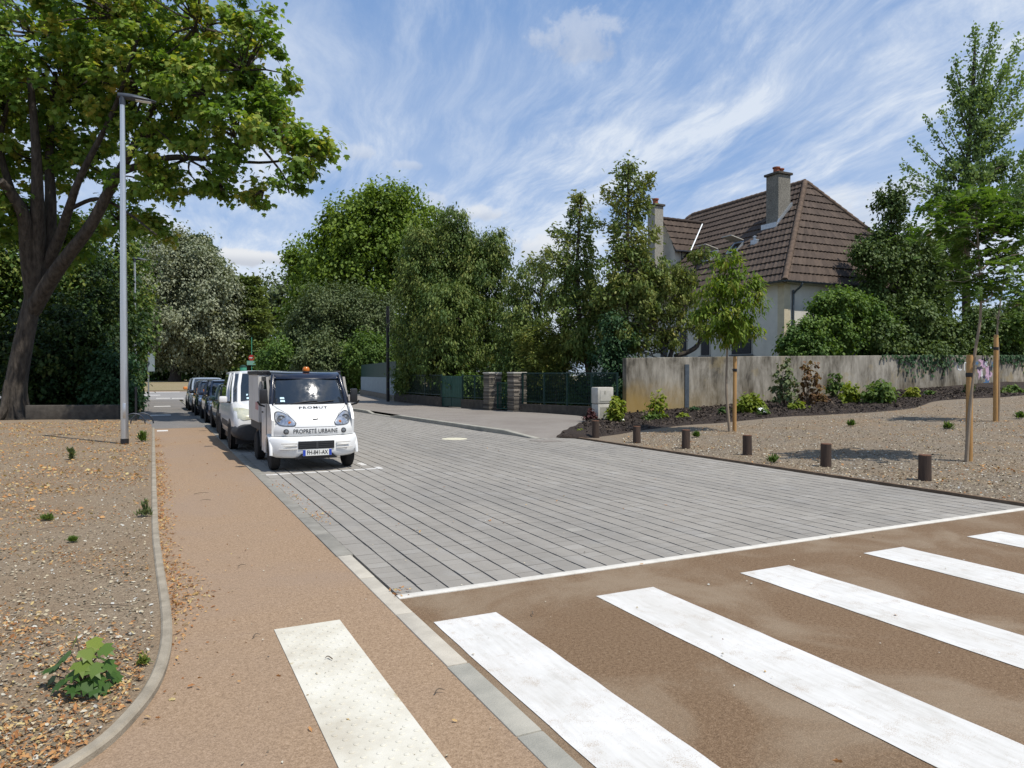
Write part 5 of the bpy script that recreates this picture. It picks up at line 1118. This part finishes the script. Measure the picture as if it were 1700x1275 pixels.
def dead(m):
    for i in range(26):
        y = rng.uniform(430, 580); a = W(1050, y, 30); e = W(1050 + rng.uniform(40, 105), y + rng.uniform(-30, 40), 30.5 + rng.uniform(-1, 1)); m.tube(smooth_path(wobble(a, e, 3, .1), 3), list(np.linspace(.035, .008, 10)), 5, False)
    m.tube(smooth_path([W(1120, 592, 30.2), W(1145, 583, 30.2), W(1160, 570, 30.2), W(1165, 545, 30), W(1158, 520, 30)], 4), [.10] * 8 + [.07] * 9, 8)
tree('thuja_tree', 'half bare yellowing thuja leaning over the garden wall with dead branches and a bent bough', 'tree', G(1085, 690, 30), 30, [(1105, 470, 34, 26), (1125, 495, 36, 22), (1090, 520, 34, 26), (1130, 530, 26, 16), (1150, 480, 22, 18), (1108, 560, 26, 16), (1165, 540, 14, 14), (1140, 450, 22, 18), (1160, 425, 14, 14)], 'thujay', 'spray', 7.5, 150, 36, 9, .13, 'spray', .4, 'barkd', twigs=.5, droop=.8, extra=dead)
tree('juniper_bush', 'golden green spreading conifer behind the wire fence right of the slate pillars', 'shrub', G(925, 690, 32), 32, [(920, 555, 52, 22), (950, 585, 48, 24), (900, 590, 44, 22), (925, 620, 52, 22), (880, 560, 24, 16)], 'thujay', 'spray', 7, 260, 42, 10, .1, 'layer', .3, 'barkd', twigs=.15, droop=.6)
tree('ivy_plant', 'dark glossy ivy climbing the thuja trunk behind the garden wall end', 'ivy', G(1025, 690, 29.5), 29.5, [(1020, 560, 22, 40), (1030, 620, 20, 50), (1005, 600, 20, 46)], 'ivy', 'oval', 6, 120, 34, 10, .05, 'broad', .2)
for x, y, rx, ry, Z, lf, lab in [(700, 655, 40, 30, 44, 'dark', 'dark shrub behind the rough low fence left of the driveway gate'), (745, 650, 34, 30, 42, 'holly', 'dark shrub in shade behind the driveway gate'), (800, 655, 40, 28, 40, 'holly', 'dark shrub in shade behind the left slate pillar'), (940, 655, 50, 28, 34, 'holly', 'dark shrub in shade in the middle of the fenced garden'), (890, 640, 44, 20, 33, 'grn', 'light green low shrub just behind the wire fence right of the slate pillars'), (780, 640, 36, 18, 36, 'grn', 'light green low hedge behind the driveway gate'), (980, 650, 46, 26, 32, 'dark', 'dark low shrub behind the fence near the utility box'), (850, 650, 40, 26, 37, 'dark', 'dark low shrub behind the slate pillars')]:
    tree('garden_shrub', lab, 'shrub', G(x, 690, Z), Z, [(x, y, rx, ry), (x + rx * .5, y + 5, rx * .6, ry * .8), (x - rx * .5, y + 6, rx * .6, ry * .8)], lf, 'oval', 6, 110, 40, 10, 0, 'broad', .4)
# --- round the house
def Zv(x, v):
    d = ray(x, 600); return v / d[1]
def behind(spec, v, Z): return [(q[0], q[1], q[2], q[3], Zv(q[0], v + (q[4] if len(q) > 4 else 0)) - Z, q[5] if len(q) > 5 else 1.0) for q in spec]
def gh(x, y, Z): p = W(x, y, Z); return Vector((p.x, p.y, gz(p.x, 22)))
zz = Zv(1500, 25.5)
tree('holly_tree', 'dark upright evergreen with a thin pointed top between the house and the tall tree', 'tree', gh(1500, 600, zz), zz, behind([(1478, 345, 13, 34), (1490, 400, 45, 34), (1460, 430, 40, 34), (1520, 430, 55, 45), (1475, 480, 56, 45), (1540, 490, 55, 52), (1500, 545, 80, 44), (1570, 440, 44, 50), (1440, 415, 20, 14)], 25.2, zz), 'holly', 'oval', 6, 560, 46, 12, .2, 'broad', .3, 'barkd', twigs=.15, plumes=[(1482, 400, 1476, 300, 12, 160, 0), (1484, 390, 1458, 320, 10, 110, 0), (1490, 390, 1500, 330, 10, 110, 0), (1470, 420, 1425, 395, 10, 110, 0), (1460, 440, 1418, 430, 10, 110, 0)])
zz = Zv(1385, 24.6)
tree('round_bush', 'large rounded glossy green bush against the corner of the house', 'bush', gh(1385, 600, zz), zz, behind([(1385, 545, 75, 45), (1345, 565, 50, 36), (1430, 530, 50, 40), (1400, 512, 40, 30), (1330, 580, 44, 26), (1375, 500, 24, 18), (1450, 560, 40, 36)], 24.4, zz), 'bush', 'oval', 6, 480, 48, 10, .08, 'broad', .3, 'barkd', twigs=.05)
zz = Zv(1605, 26)
tree('hornbeam_tree', 'very tall feathery tree with upswept branches at the right edge', 'tree', gh(1605, 600, zz), zz, [(1612, 215, 18, 30), (1640, 225, 18, 24), (1605, 265, 28, 30), (1590, 300, 36, 30), (1640, 290, 40, 36), (1600, 345, 50, 36), (1560, 330, 26, 22), (1690, 330, 36, 44), (1680, 270, 20, 24), (1650, 350, 40, 36), (1615, 165, 22, 30)], 'poplar', 'oval', 6.0, 290, 30, 9, .26, 'up', .4, 'barkd', [gh(1605, 600, zz) - Vector((0, 0, .2)), W(1604, 430, zz), W(1606, 300, zz), W(1612, 180, zz), W(1619, 60, zz)], twigs=.3, taper=.93,
     plumes=[(1610, 200, 1619, 50, 24, 700, 0), (1612, 220, 1650, 48, 26, 800, -.5), (1615, 240, 1690, 68, 26, 800, .5), (1618, 250, 1698, 128, 26, 700, 0), (1618, 260, 1694, 182, 24, 600, -.8), (1610, 270, 1664, 218, 24, 400, 0), (1608, 230, 1578, 128, 22, 500, .4), (1608, 210, 1585, 98, 20, 420, 0), (1606, 270, 1564, 182, 18, 300, 0), (1606, 300, 1538, 196, 14, 200, .3), (1604, 310, 1514, 233, 15, 220, 0), (1602, 330, 1500, 272, 20, 360, -.3), (1600, 350, 1502, 300, 22, 360, 0), (1612, 200, 1640, 90, 26, 600, .6), (1612, 220, 1672, 110, 26, 600, -.5), (1600, 360, 1530, 345, 22, 300, .3), (1680, 360, 1712, 235, 20, 400, 0)])
zz = Zv(1560, 23.6)
tree('garden_hedge', 'dense laurel hedge overhanging the right part of the garden wall', 'hedge', gh(1560, 600, zz), zz, behind([(1480, 565, 60, 32), (1560, 560, 60, 40), (1640, 550, 60, 46), (1700, 545, 60, 50), (1600, 588, 60, 18, -.5, .8), (1540, 588, 36, 16, -.5, .8), (1690, 592, 60, 22, -.5, .8), (1520, 530, 40, 30)], 23.8, zz), 'holly', 'oval', 6.5, 520, 44, 12, 0, 'broad', .35, tshift=.05)
zz = Zv(1685, 23.2)
tree('garden_hedge', 'bright light green shrub at the right edge above the wall', 'hedge', gh(1690, 600, zz), zz, behind([(1670, 545, 30, 34), (1700, 560, 34, 36), (1730, 560, 40, 50)], 23.2, zz), 'grn', 'oval', 7, 110, 40, 10, 0, 'broad', .3, tshift=.1)
# --- young staked trees
def young(b, Z, spec, leaf, shape, label, stake, trunkpts, size, ncl, per, rc, mode, rtr=.045):
    t = tree('young_tree', label, 'tree', b, Z, spec, leaf, shape, size, ncl, per, rc, rtr, mode, .5, 'barky', trunkpts, 1, .6, 'young staked trees in the gravel bed', droop=.5)
    so_, h, lab = stake; m = M().tube([(0, 0, -.2), (0, 0, h - .04), (0, 0, h)], [.055, .052, .042], 12); o = m.build('tree_stake', MT['stake'], None, True, loc=b + Vector(so_)); tag(o, lab, 'stake', 'round wooden tree stakes'); o.rotation_euler = (R(.8), R(-1.5), .4)
    M().lathe([(.060, h - .42), (.062, h - .40), (.062, h - .36), (.060, h - .34)], 12).tube([(-.05, 0, h - .38), (-.15, -.01, h - .38), (-.20, -.02, h - .36)], .014, 6).build('tree_tie', MT['black'], o, True)
b1 = Vector((14.5, 15.5, gz(14.5, 15.5))); Z1 = 20.35; b1 = ong(1212, 717)
young(b1, Z1, [(1205, 430, 22, 18), (1215, 465, 42, 26), (1190, 490, 36, 24), (1240, 500, 34, 22), (1205, 525, 46, 24), (1228, 545, 34, 18), (1195, 555, 26, 14), (1250, 470, 16, 12), (1165, 520, 18, 14)], 'ash', 'blade', 'young tree with bright green narrow leaves staked in front of the garden wall', (Vector(CR * .14 + CF * .05), 2.12, 'wooden stake beside the young tree in front of the garden wall'), [b1 - Vector((0, 0, .1)), W(1206, 650, Z1), W(1207, 590, Z1), W(1210, 500, Z1), W(1205, 420, Z1)], 13, 165, 20, 11, 'broad')
b2 = ong(1604, 768); Z2 = 13.75
def feather(b, Z, stems, label, stake, trunkpts, group='young staked trees in the gravel bed', rt=.04):
    """locust: sparse crown of pinnate leaves, each a midrib with paired leaflets"""
    t = thing('young_tree', label, 'tree', b, 0, group); P, N, Tn, sz, ti = [], [], [], [], []; m = M(); tp = smooth_path(trunkpts, 5); m.tube(tp, list(np.linspace(rt, rt * .35, len(tp))), 8)
    k = Z / FPX
    for x, y, rx, ry, dz, n in stems:
        c = W(x, y, Z + dz); q = min(tp, key=lambda p: (p - c).length + max(0, p.z - c.z + .25) * 2); br = smooth_path(wobble(q, c, 3, .08), 3); m.tube(br, list(np.linspace(rt * .45, rt * .15, len(br))), 5, False)
        for _ in range(int(n * .9)):
            s0_ = c + Vector(rng.normal(size=3) * np.array([rx * k * .45, rx * k * .45, ry * k * .45])); d_ = unit(rng.normal(size=3) * np.array([1, 1, .35]) + np.array([0, 0, .1])); L = rng.uniform(.24, .42); side = unit(np.cross(d_, [0, 0, 1]) + rng.normal(size=3) * .25); nn = np.cross(side, d_); tc = rng.random()
            if rng.random() < .35: m.tube(wobble(br[-3], s0_, 2, .05), [.006, .005, .003], 3, False)
            for j in range(9):
                f = (j + 1) / 9.5; p = np.array(s0_) + d_ * L * f + np.array([0, 0, -.22 * L * f * f])
                for sg in (-1, 1):
                    P.append(p); Tn.append(side * sg + d_ * .35 + np.array([0, 0, -.15])); N.append(nn + rng.normal(size=3) * .25); sz.append(.085 * (1 - .35 * abs(f - .5)) * rng.uniform(.85, 1.15)); ti.append(.6 * tc + .4 * rng.random())
    leafmesh('crown', t, LEAF['robinia'], np.array(P) - np.array(b), np.array(N), np.array(Tn), np.array(sz), 'oval', np.array(ti))
    for i, v in enumerate(m.v): m.v[i] = tuple(Vector(v) - b)
    m.build('trunk', MT['barky'], t, True, fix=False)
    so_, h, lab = stake; o = M().tube([(0, 0, -.2), (0, 0, h - .04), (0, 0, h)], [.062, .058, .046], 12).build('tree_stake', MT['stake'], None, True, loc=b + Vector(so_)); tag(o, lab, 'stake', 'round wooden tree stakes'); o.rotation_euler = (R(-1), R(-1.2), 1.2)
    M().lathe([(.066, h - .42), (.068, h - .40), (.068, h - .36), (.066, h - .34)], 12).build('tree_tie', MT['black'], o, True)
feather(b2, Z2, [(1600, 345, 60, 34, 0, 60), (1560, 375, 50, 30, -.3, 50), (1640, 380, 55, 36, .2, 60), (1600, 410, 60, 34, .3, 60), (1668, 420, 50, 36, 0, 60), (1625, 450, 60, 30, -.3, 60), (1660, 480, 46, 26, .2, 40), (1640, 330, 40, 26, 0, 40), (1690, 370, 36, 30, 0, 40), (1600, 470, 34, 22, 0, 24), (1560, 340, 30, 18, 0, 18)], 'young locust tree with feathery leaves and a bent slim trunk beside the bollards', (Vector(CR * .13 + CF * .12), 2.05, 'wooden stake beside the bent young locust tree'),
        [b2 - Vector((0, 0, .1)), W(1607, 720, Z2), W(1612, 660, Z2), W(1618, 590, Z2), W(1628, 520, Z2), W(1625, 430, Z2), W(1620, 340, Z2)])
b3 = ong(1657, 700); Z3 = 20.2
feather(b3, Z3, [(1690, 420, 40, 40, 0, 50), (1670, 470, 44, 30, .3, 50), (1700, 500, 36, 26, 0, 40), (1655, 520, 26, 18, 0, 16), (1700, 370, 30, 30, 0, 30)], 'young locust tree farther back near the graffiti on the wall', (Vector(CR * -.09 + CF * -.02), 2.42, 'wooden stake farther back near the graffiti on the wall'), [b3 - Vector((0, 0, .1)), W(1658, 640, Z3), W(1657, 580, Z3), W(1656, 540, Z3), W(1665, 470, Z3), W(1672, 400, Z3)])
# dark ivy hanging down the face of the garden wall
P, N, Tn, ti = [], [], [], []
for x0, x1, dep, n in [(1490, 1575, 36, 240), (1575, 1600, 18, 40), (1655, 1700, 22, 150), (1460, 1490, 6, 14)]:
    for _ in range(n):
        x = rng.uniform(x0, x1); f = rng.random() ** 1.6; q = onv(x, 590, vW); q.z = wtop(q.x) + .05 - f * dep * 37 / FPX * (.5 + .5 * math.sin(x * .21) ** 2); P.append((q.x, vW - .03 - .05 * rng.random(), q.z)); N.append((rng.normal() * .4, -1, .3 + rng.normal() * .3)); Tn.append((rng.normal() * .5, 0, -1)); ti.append(rng.random())
o = leafmesh('wall_ivy', None, LEAF['ivy'], P, N, Tn, np.full(len(P), .17), 'oval', np.array(ti)); tag(o, 'dark ivy hanging down over the top of the garden wall', 'ivy')

# ================================================================== SMALL PLANTS
def plant(base, x0, x1, y0, y1, leaf, label, size, n, name='border_plant', shape='oval', per=12, stems=True, mode='broad', flowers=0, sparse=1.0, group='plants in the mulch bed', part='foliage', tshift=0., zoff=.08):
    p = ong(*base) if base[0] > 600 else onz(*base); p = Vector((p.x, p.y, (gz(p.x, p.y) if base[0] > 600 else 0) + zoff)); Z = (p - Vector((0, 0, EYE))).dot(Vector(CF)); k = Z / FPX
    cx, cy, rx, ry = (x0 + x1) / 2, (y0 + y1) / 2, (x1 - x0) / 2, (y1 - y0) / 2
    lob = [(cx, cy, rx * .7, ry * .75), (cx - rx * .35, cy + ry * .35, rx * .6, ry * .55), (cx + rx * .38, cy + ry * .3, rx * .58, ry * .6), (cx + rx * .1, cy - ry * .4, rx * .5, ry * .5)]
    t = thing(name, label, 'plant', p, 0, group); P, N, Tn, sz, ti, cc = cloud(pxlobes(lob, Z), n, per, rx * .22 * k * sparse, size * k, mode, .5)
    P[:, 2] = np.maximum(P[:, 2], p.z + .01); leafmesh(part, t, LEAF[leaf], P - np.array(p), N, Tn, sz, shape, np.clip(ti + tshift, 0, 1)); m = M()
    if stems:
        for i in rng.choice(len(cc), min(len(cc), 22), replace=False): m.tube(smooth_path(wobble((rng.normal() * .03, rng.normal() * .03, -.08), Vector(cc[i]) - p, 2, .06), 3), [.008 * (1 - i_ / 9) + .002 for i_ in range(7)], 4, False)
        m.build('stems', MT['twig'], t, False, fix=False)
    if flowers:
        P2 = P[rng.choice(len(P), flowers)] + rng.normal(size=(flowers, 3)) * .02; P2[:, 2] = p.z + .06 + rng.random(flowers) * .14
        mm, q = [], [];
        for c in P2:
            for a in range(6): mm.append(c - np.array(p)); q.append((math.cos(a * 1.05), math.sin(a * 1.05), .15))
        leafmesh('flowers', t, MT['flower'], mm, np.tile([0, -.5, 1.0], (len(mm), 1)) + rng.normal(size=(len(mm), 3)) * .2, q, np.full(len(mm), .075), 'oval', np.zeros(len(mm)))
    return t
plant((1022, 706), 1008, 1040, 652, 706, 'lime', 'dense yellow green bush between the utility box and the garden wall end', 6, 90, per=16, flowers=4)
plant((980, 706), 969, 990, 676, 706, 'purple', 'small purple leaved shrub left of the utility box', 5, 40)
plant((1088, 700), 1072, 1110, 642, 700, 'lime', 'tall thin pale shrub against the ochre end of the garden wall', 6, 46, per=8, sparse=1.2)
plant((1080, 702), 1065, 1104, 685, 703, 'grn', 'low green plant at the foot of the tall pale shrub', 5, 30)
plant((1134, 698), 1120, 1147, 683, 699, 'lime', 'small round lime yellow plant right of the dark wall strip', 6, 36)
plant((1155, 686), 1144, 1164, 672, 688, 'ivy', 'small dark green plant close to the wall beside the lime plant', 5, 24)
plant((1199, 692), 1190, 1209, 674, 693, 'dark', 'small dark bush behind the stake of the young tree', 5, 26)
plant((1240, 690), 1216, 1270, 648, 690, 'lime', 'wide yellow green bush right of the staked tree', 6, 100, per=14, tshift=-.2)
plant((1264, 692), 1252, 1278, 676, 692, 'grn', 'low plant with white flowers right of the wide yellow green bush', 5, 30, flowers=8)
plant((1302, 680), 1284, 1322, 585, 680, 'olive', 'tall sparse grey green shrub in the middle of the bed', 6, 70, per=9, sparse=1.1, tshift=.3)
plant((1338, 676), 1322, 1362, 592, 676, 'bronze', 'tall sparse shrub with dark bronze leaves beside the grey green one', 7, 40, per=8, sparse=1.1)
plant((1322, 684), 1308, 1340, 664, 684, 'lime', 'low lime bush at the front of the bed below the tall sparse shrubs', 5, 40, tshift=-.15)
plant((1362, 672), 1346, 1378, 652, 673, 'bronze', 'low rusty brown plant between the two tall groups', 5, 26)
plant((1388, 664), 1370, 1402, 612, 664, 'grn', 'slim green shrub left of the broad bush cluster', 6, 40, per=8)
plant((1412, 674), 1395, 1428, 630, 674, 'lime', 'yellow green bush with white flowers at its foot', 6, 60, per=14, flowers=7, tshift=-.1)
plant((1455, 674), 1424, 1492, 630, 674, 'grn', 'broadest grey green bush of the bed', 6, 120, per=14, tshift=.25)
plant((1513, 664), 1502, 1525, 640, 663, 'lime', 'bright lime plant at the right end of the bush cluster', 7, 34, tshift=.3)
plant((1542, 660), 1529, 1554, 645, 660, 'grn', 'low green plant with pale flowers right of the bright lime plant', 5, 30, flowers=3)
plant((1605, 656), 1595, 1618, 635, 656, 'olive', 'thin plant under the white graffiti letters', 5, 22, per=7)
plant((1680, 655), 1662, 1700, 638, 655, 'grn', 'low green plants at the right end of the wall', 6, 40, tshift=.3)
plant((958, 722), 945, 972, 712, 722, 'lime', 'low yellowish tuft in the mulch at the pavement end', 5, 24, tshift=-.2)
for x, y, w_, h_, lab in [(1156, 727, 10, 7, 'small green weed right of the fourth log bollard'), (1282, 770, 20, 12, 'green weed at the gravel edge between two log bollards'), (1574, 713, 16, 8, 'green weed in the pale gravel left of the bent locust tree'), (1694, 696, 14, 9, 'green weed at the right edge of the gravel'), (1414, 708, 12, 6, 'tiny weed in the middle of the pale gravel')]:
    plant((x, y), x - w_ / 2, x + w_ / 2, y - h_, y, 'grn', lab, 7, 16, 'weed', 'blade', 9, False, 'up', group='weeds in the gravel', zoff=0.01)
for x, y, w_, h_, lf, lab in [(240, 862, 20, 28, 'olive', 'grey green weed at the kerb of the left bed'), (78, 868, 20, 10, 'grn', 'small green weed in the left gravel bed far from the kerb'), (118, 766, 8, 24, 'olive', 'thin upright weed in the left gravel bed near the lamp'), (236, 1112, 26, 22, 'dark', 'dark little weed beside the curved kerb'), (120, 905, 12, 6, 'grn', 'tiny weed in the middle of the left gravel bed'), (236, 735, 10, 16, 'grn', 'weed growing at the joint of the kerb behind the lamp')]:
    plant((x, y), x - w_ / 2, x + w_ / 2, y - h_, y, lf, lab, 8, 22, 'weed', 'blade', 9, False, 'up', group='weeds in the gravel', zoff=.03, tshift=.35, sparse=1.6)
# sycamore seedling in the left foreground
p = onz(138, 1142, .03); Z = (p - Vector((0, 0, EYE))).dot(Vector(CF)); t = thing('sycamore_seedling', 'bushy sycamore seedling with lobed green leaves in the left foreground gravel', 'plant', p)
P, N, Tn, sz, ti = [], [], [], [], []; m = M()
for x, y, d_, s_, tt in [(150, 1062, 0, .115, .95), (128, 1060, .03, .10, .7), (168, 1075, -.03, .10, .55), (140, 1078, -.06, .11, .8), (118, 1085, 0, .10, .35), (160, 1092, .05, .11, .5), (105, 1098, -.02, .115, .3), (172, 1100, -.04, .105, .35), (135, 1098, -.09, .12, .75), (150, 1105, -.1, .11, .6), (98, 1110, .02, .11, .2), (120, 1115, -.1, .11, .45), (178, 1115, .02, .11, .25), (160, 1120, -.08, .11, .3), (110, 1128, -.06, .11, .15), (140, 1128, -.12, .12, .25), (170, 1132, -.06, .10, .2), (125, 1138, -.12, .11, .1), (152, 1138, -.12, .10, .15), (92, 1122, .06, .10, .2), (185, 1122, .07, .10, .3), (130, 1105, .1, .11, .3), (155, 1085, .1, .1, .4)]:
    q = W(x, y, Z + d_) - p; a = Vector((q.x * .3, q.y * .3, max(.01, q.z * .55))); m.tube(smooth_path([(0, 0, -.05), a, q], 4), [.004] * 9, 5, False)
    o_ = Vector((q.x, q.y, 0)).normalized(); P.append(q); N.append(Vector((o_.x * .5, o_.y * .5 - .25, 1)) + Vector(rng.normal(size=3) * .25)); Tn.append(o_ + Vector((0, -.35, -.35)) + Vector(rng.normal(size=3) * .3)); sz.append(s_ * .95); ti.append(tt)
leafmesh('leaves', t, LEAF['sprout'], P, N, Tn, np.array(sz), 'maple', np.array(ti)); m.build('stems', MT['twig'], t, False, fix=False)

# ================================================================== LOOSE GROUND COVER
def scatter(n, inside, rmin, rmax, amin, amax):
    """positions thinning out with distance from the near corner of the place"""
    out = np.zeros((0, 2))
    while len(out) < n:
        r = np.exp(rng.uniform(math.log(rmin), math.log(rmax), n * 2)); a = rng.uniform(amin, amax, n * 2); q = np.stack([r * np.sin(a), r * np.cos(a)], 1)
        out = np.concatenate([out, q[inside(q)]])
    return out[:n]
kx = np.array([p.x for p in kl]); ky = np.array([p.y for p in kl]); od = np.argsort(ky); kx, ky = kx[od], ky[od]
def inbed(q): return (q[:, 0] < np.interp(q[:, 1], ky, kx) - .10) & (q[:, 1] > 2.4) & (q[:, 1] < 30) & (q[:, 0] > -14) & ((q[:, 1] > 3.6) | (q[:, 0] < -.5))
def inright(q): return (q[:, 0] > 10.2) & (q[:, 0] < 40) & (q[:, 1] > 5.45) & (q[:, 1] < 17)
GZ = np.vectorize(gz)
def chips(name, q, z, s0, s1, leaf, shape, tilt, tint, lift=.004):
    n = len(q); P = np.concatenate([q, (z + lift + rng.random(n) * .008)[:, None]], 1); N = rng.normal(size=(n, 3)) * tilt + np.array([0, 0, 1]); Tn = rng.normal(size=(n, 3)) * np.array([1, 1, .15])
    o = leafmesh(name, None, LEAF[leaf], P, N, Tn, s0 + (s1 - s0) * rng.random(n) ** 2, shape, tint); o['kind'] = 'stuff'; return o
q = scatter(52000, inbed, 3.2, 30, R(-60), R(3)); chips('gravel_chips', q, np.full(len(q), .028), .008, .036, 'chips', 'oval', .4, rng.random(len(q)) ** 1.25)
q = scatter(34000, inright, 10, 40, R(35), R(75)); chips('gravel_chips', q, GZ(q[:, 0], q[:, 1]) + .014, .016, .05, 'chips', 'oval', .35, rng.random(len(q)) ** 1.3)
def clumpy(q, scale, thr):
    g = np.sin(q[:, 0] * 1.7 + 2 * np.sin(q[:, 1] * .9)) * np.sin(q[:, 1] * 1.3 + 1.5 * np.sin(q[:, 0] * 1.1)) + .5 * np.sin(q[:, 0] * 4.3 + q[:, 1] * 3.1); return g + rng.normal(size=len(q)) * .55 > thr
q = scatter(80000, inbed, 3.2, 31, R(-60), R(3)); far = np.hypot(q[:, 0], q[:, 1]); q = q[(clumpy(q, 1, .25) | (far > 12) & (rng.random(len(q)) < .9))]
chips('fallen_leaves', q, np.full(len(q), .032), .018, .046, 'litter', 'spray', .45, rng.random(len(q)), .006)
q = np.stack([rng.uniform(-13, 0, 26000), rng.uniform(9, 31, 26000)], 1); q = q[inbed(q)]; q = q[(clumpy(q, 1, .1 + .9 * np.clip((16 - q[:, 1]) / 8, 0, 1)))]; chips('fallen_leaves', q, np.full(len(q), .032), .03, .075, 'litter', 'oval', .4, .3 + .7 * rng.random(len(q)), .008)
q = scatter(12000, inright, 10, 30, R(35), R(75)); q = q[clumpy(q, 1, .9)]; chips('fallen_leaves', q, GZ(q[:, 0], q[:, 1]) + .016, .03, .06, 'litter', 'oval', .4, rng.random(len(q)), .006)
pos = []                                                                        # drifts on the footpath along the kerb and in the gutter of the pavers
for v0, n, wd in [(5.5, 70, .12), (6.0, 190, .22), (6.5, 150, .2), (7.0, 130, .16), (7.9, 100, .13), (8.6, 60, .1), (9.3, 130, .14), (9.9, 80, .12), (10.6, 60, .1), (11.4, 150, .16), (12.3, 150, .16), (13.3, 140, .15), (14.4, 160, .16), (15.6, 130, .14), (17, 120, .14), (19, 90, .14), (21, 80, .14), (4.9, 22, .2), (4.3, 12, .25)]:
    for _ in range(n):
        v = v0 + rng.normal() * .28; pos.append((np.interp(v, ky, kx) + .01 + abs(rng.normal()) * wd * .62, v, .008))
for u0, v0, n, su, sv in [(1.74, 8.6, 46, .05, .22), (1.80, 8.9, 30, .09, .10), (1.70, 10.4, 40, .07, .22), (1.78, 9.6, 22, .08, .25), (1.70, 5.42, 22, .05, .07), (2.5, 7.6, 5, .2, .3), (1.72, 11.6, 22, .08, .3), (3.4, 7.6, 6, .15, .15)]:
    for _ in range(n): pos.append((u0 + rng.normal() * su, v0 + rng.normal() * sv, .012))
for _ in range(70): pos.append((rng.uniform(.2, 1.45), rng.uniform(3, 20), .008))
for _ in range(60): pos.append((rng.uniform(1.8, 9.8), rng.uniform(1, 16), .008))
pos = np.array(pos); o = chips('fallen_leaves', pos[:, :2], pos[:, 2], .020, .048, 'litter', 'spray', .55, rng.random(len(pos)), .004)
pos = np.stack([rng.uniform(1.7, 9.9, 260), rng.uniform(.8, 15, 260)], 1); chips('gravel_chips', pos, np.full(260, .004), .010, .026, 'chips', 'oval', .3, .5 + .5 * rng.random(260))
pos = np.stack([rng.uniform(.1, 1.5, 160), rng.uniform(2.6, 12, 160)], 1); chips('gravel_chips', pos, np.full(160, .006), .008, .022, 'chips', 'oval', .3, rng.random(160))
m = M()
for x, y, L, a in [(322, 820, .20, .1), (420, 1057, .05, .4), (395, 940, .07, .1), (552, 1094, .05, 2.4), (722, 1150, .06, .1), (350, 830, .14, 3.0), (150, 960, .4, .5), (60, 880, .35, .2), (210, 1005, .3, 2.8), (885, 1020, .05, 1)]:
    p = onz(x, y, .02 if x > 265 else .045); d_ = Vector((math.cos(a), math.sin(a), 0)); m.tube(smooth_path([p, p + d_ * L * .5 + Vector((0, .02, .008)), p + d_ * L], 3), [.003, .004, .0035, .003, .003, .002, .001], 5)
o = m.build('twigs', MT['twig'], None, False, fix=False); o['kind'] = 'stuff'

q = np.stack([rng.uniform(9.8, 34, 16000), rng.uniform(16.6, 22.3, 16000)], 1); fx, fy_ = np.array([p.x for p in P0]), np.array([p.y for p in P0])
q = q[(q[:, 1] > np.interp(q[:, 0], fx, fy_) + .05) & (q[:, 1] < np.interp(q[:, 0], [p.x for p in P1], [p.y for p in P1]) - .05)]
def mzz(x, y): 
    f = (y - np.interp(x, fx, fy_)) / max(.3, np.interp(x, [p.x for p in P1], [p.y for p in P1]) - np.interp(x, fx, fy_)); return max(gz(x, y), pvz(y) * f if x < 15 else 0) + .012 + .10 * (1 - (1 - min(f * 4, 1)) ** 2) * min(1, max(0, x - 9.7) / 2)
LEAF['bark'] = leafmat('bark mulch pieces', [(.020, .015, .012), (.040, .030, .024), (.075, .056, .043), (.14, .11, .08)], 0, .9, .2)
chips('bark_pieces', q, np.array([mzz(x, y) for x, y in q]) + .01, .04, .11, 'bark', 'oval', .6, rng.random(len(q)) ** 1.6, .012)
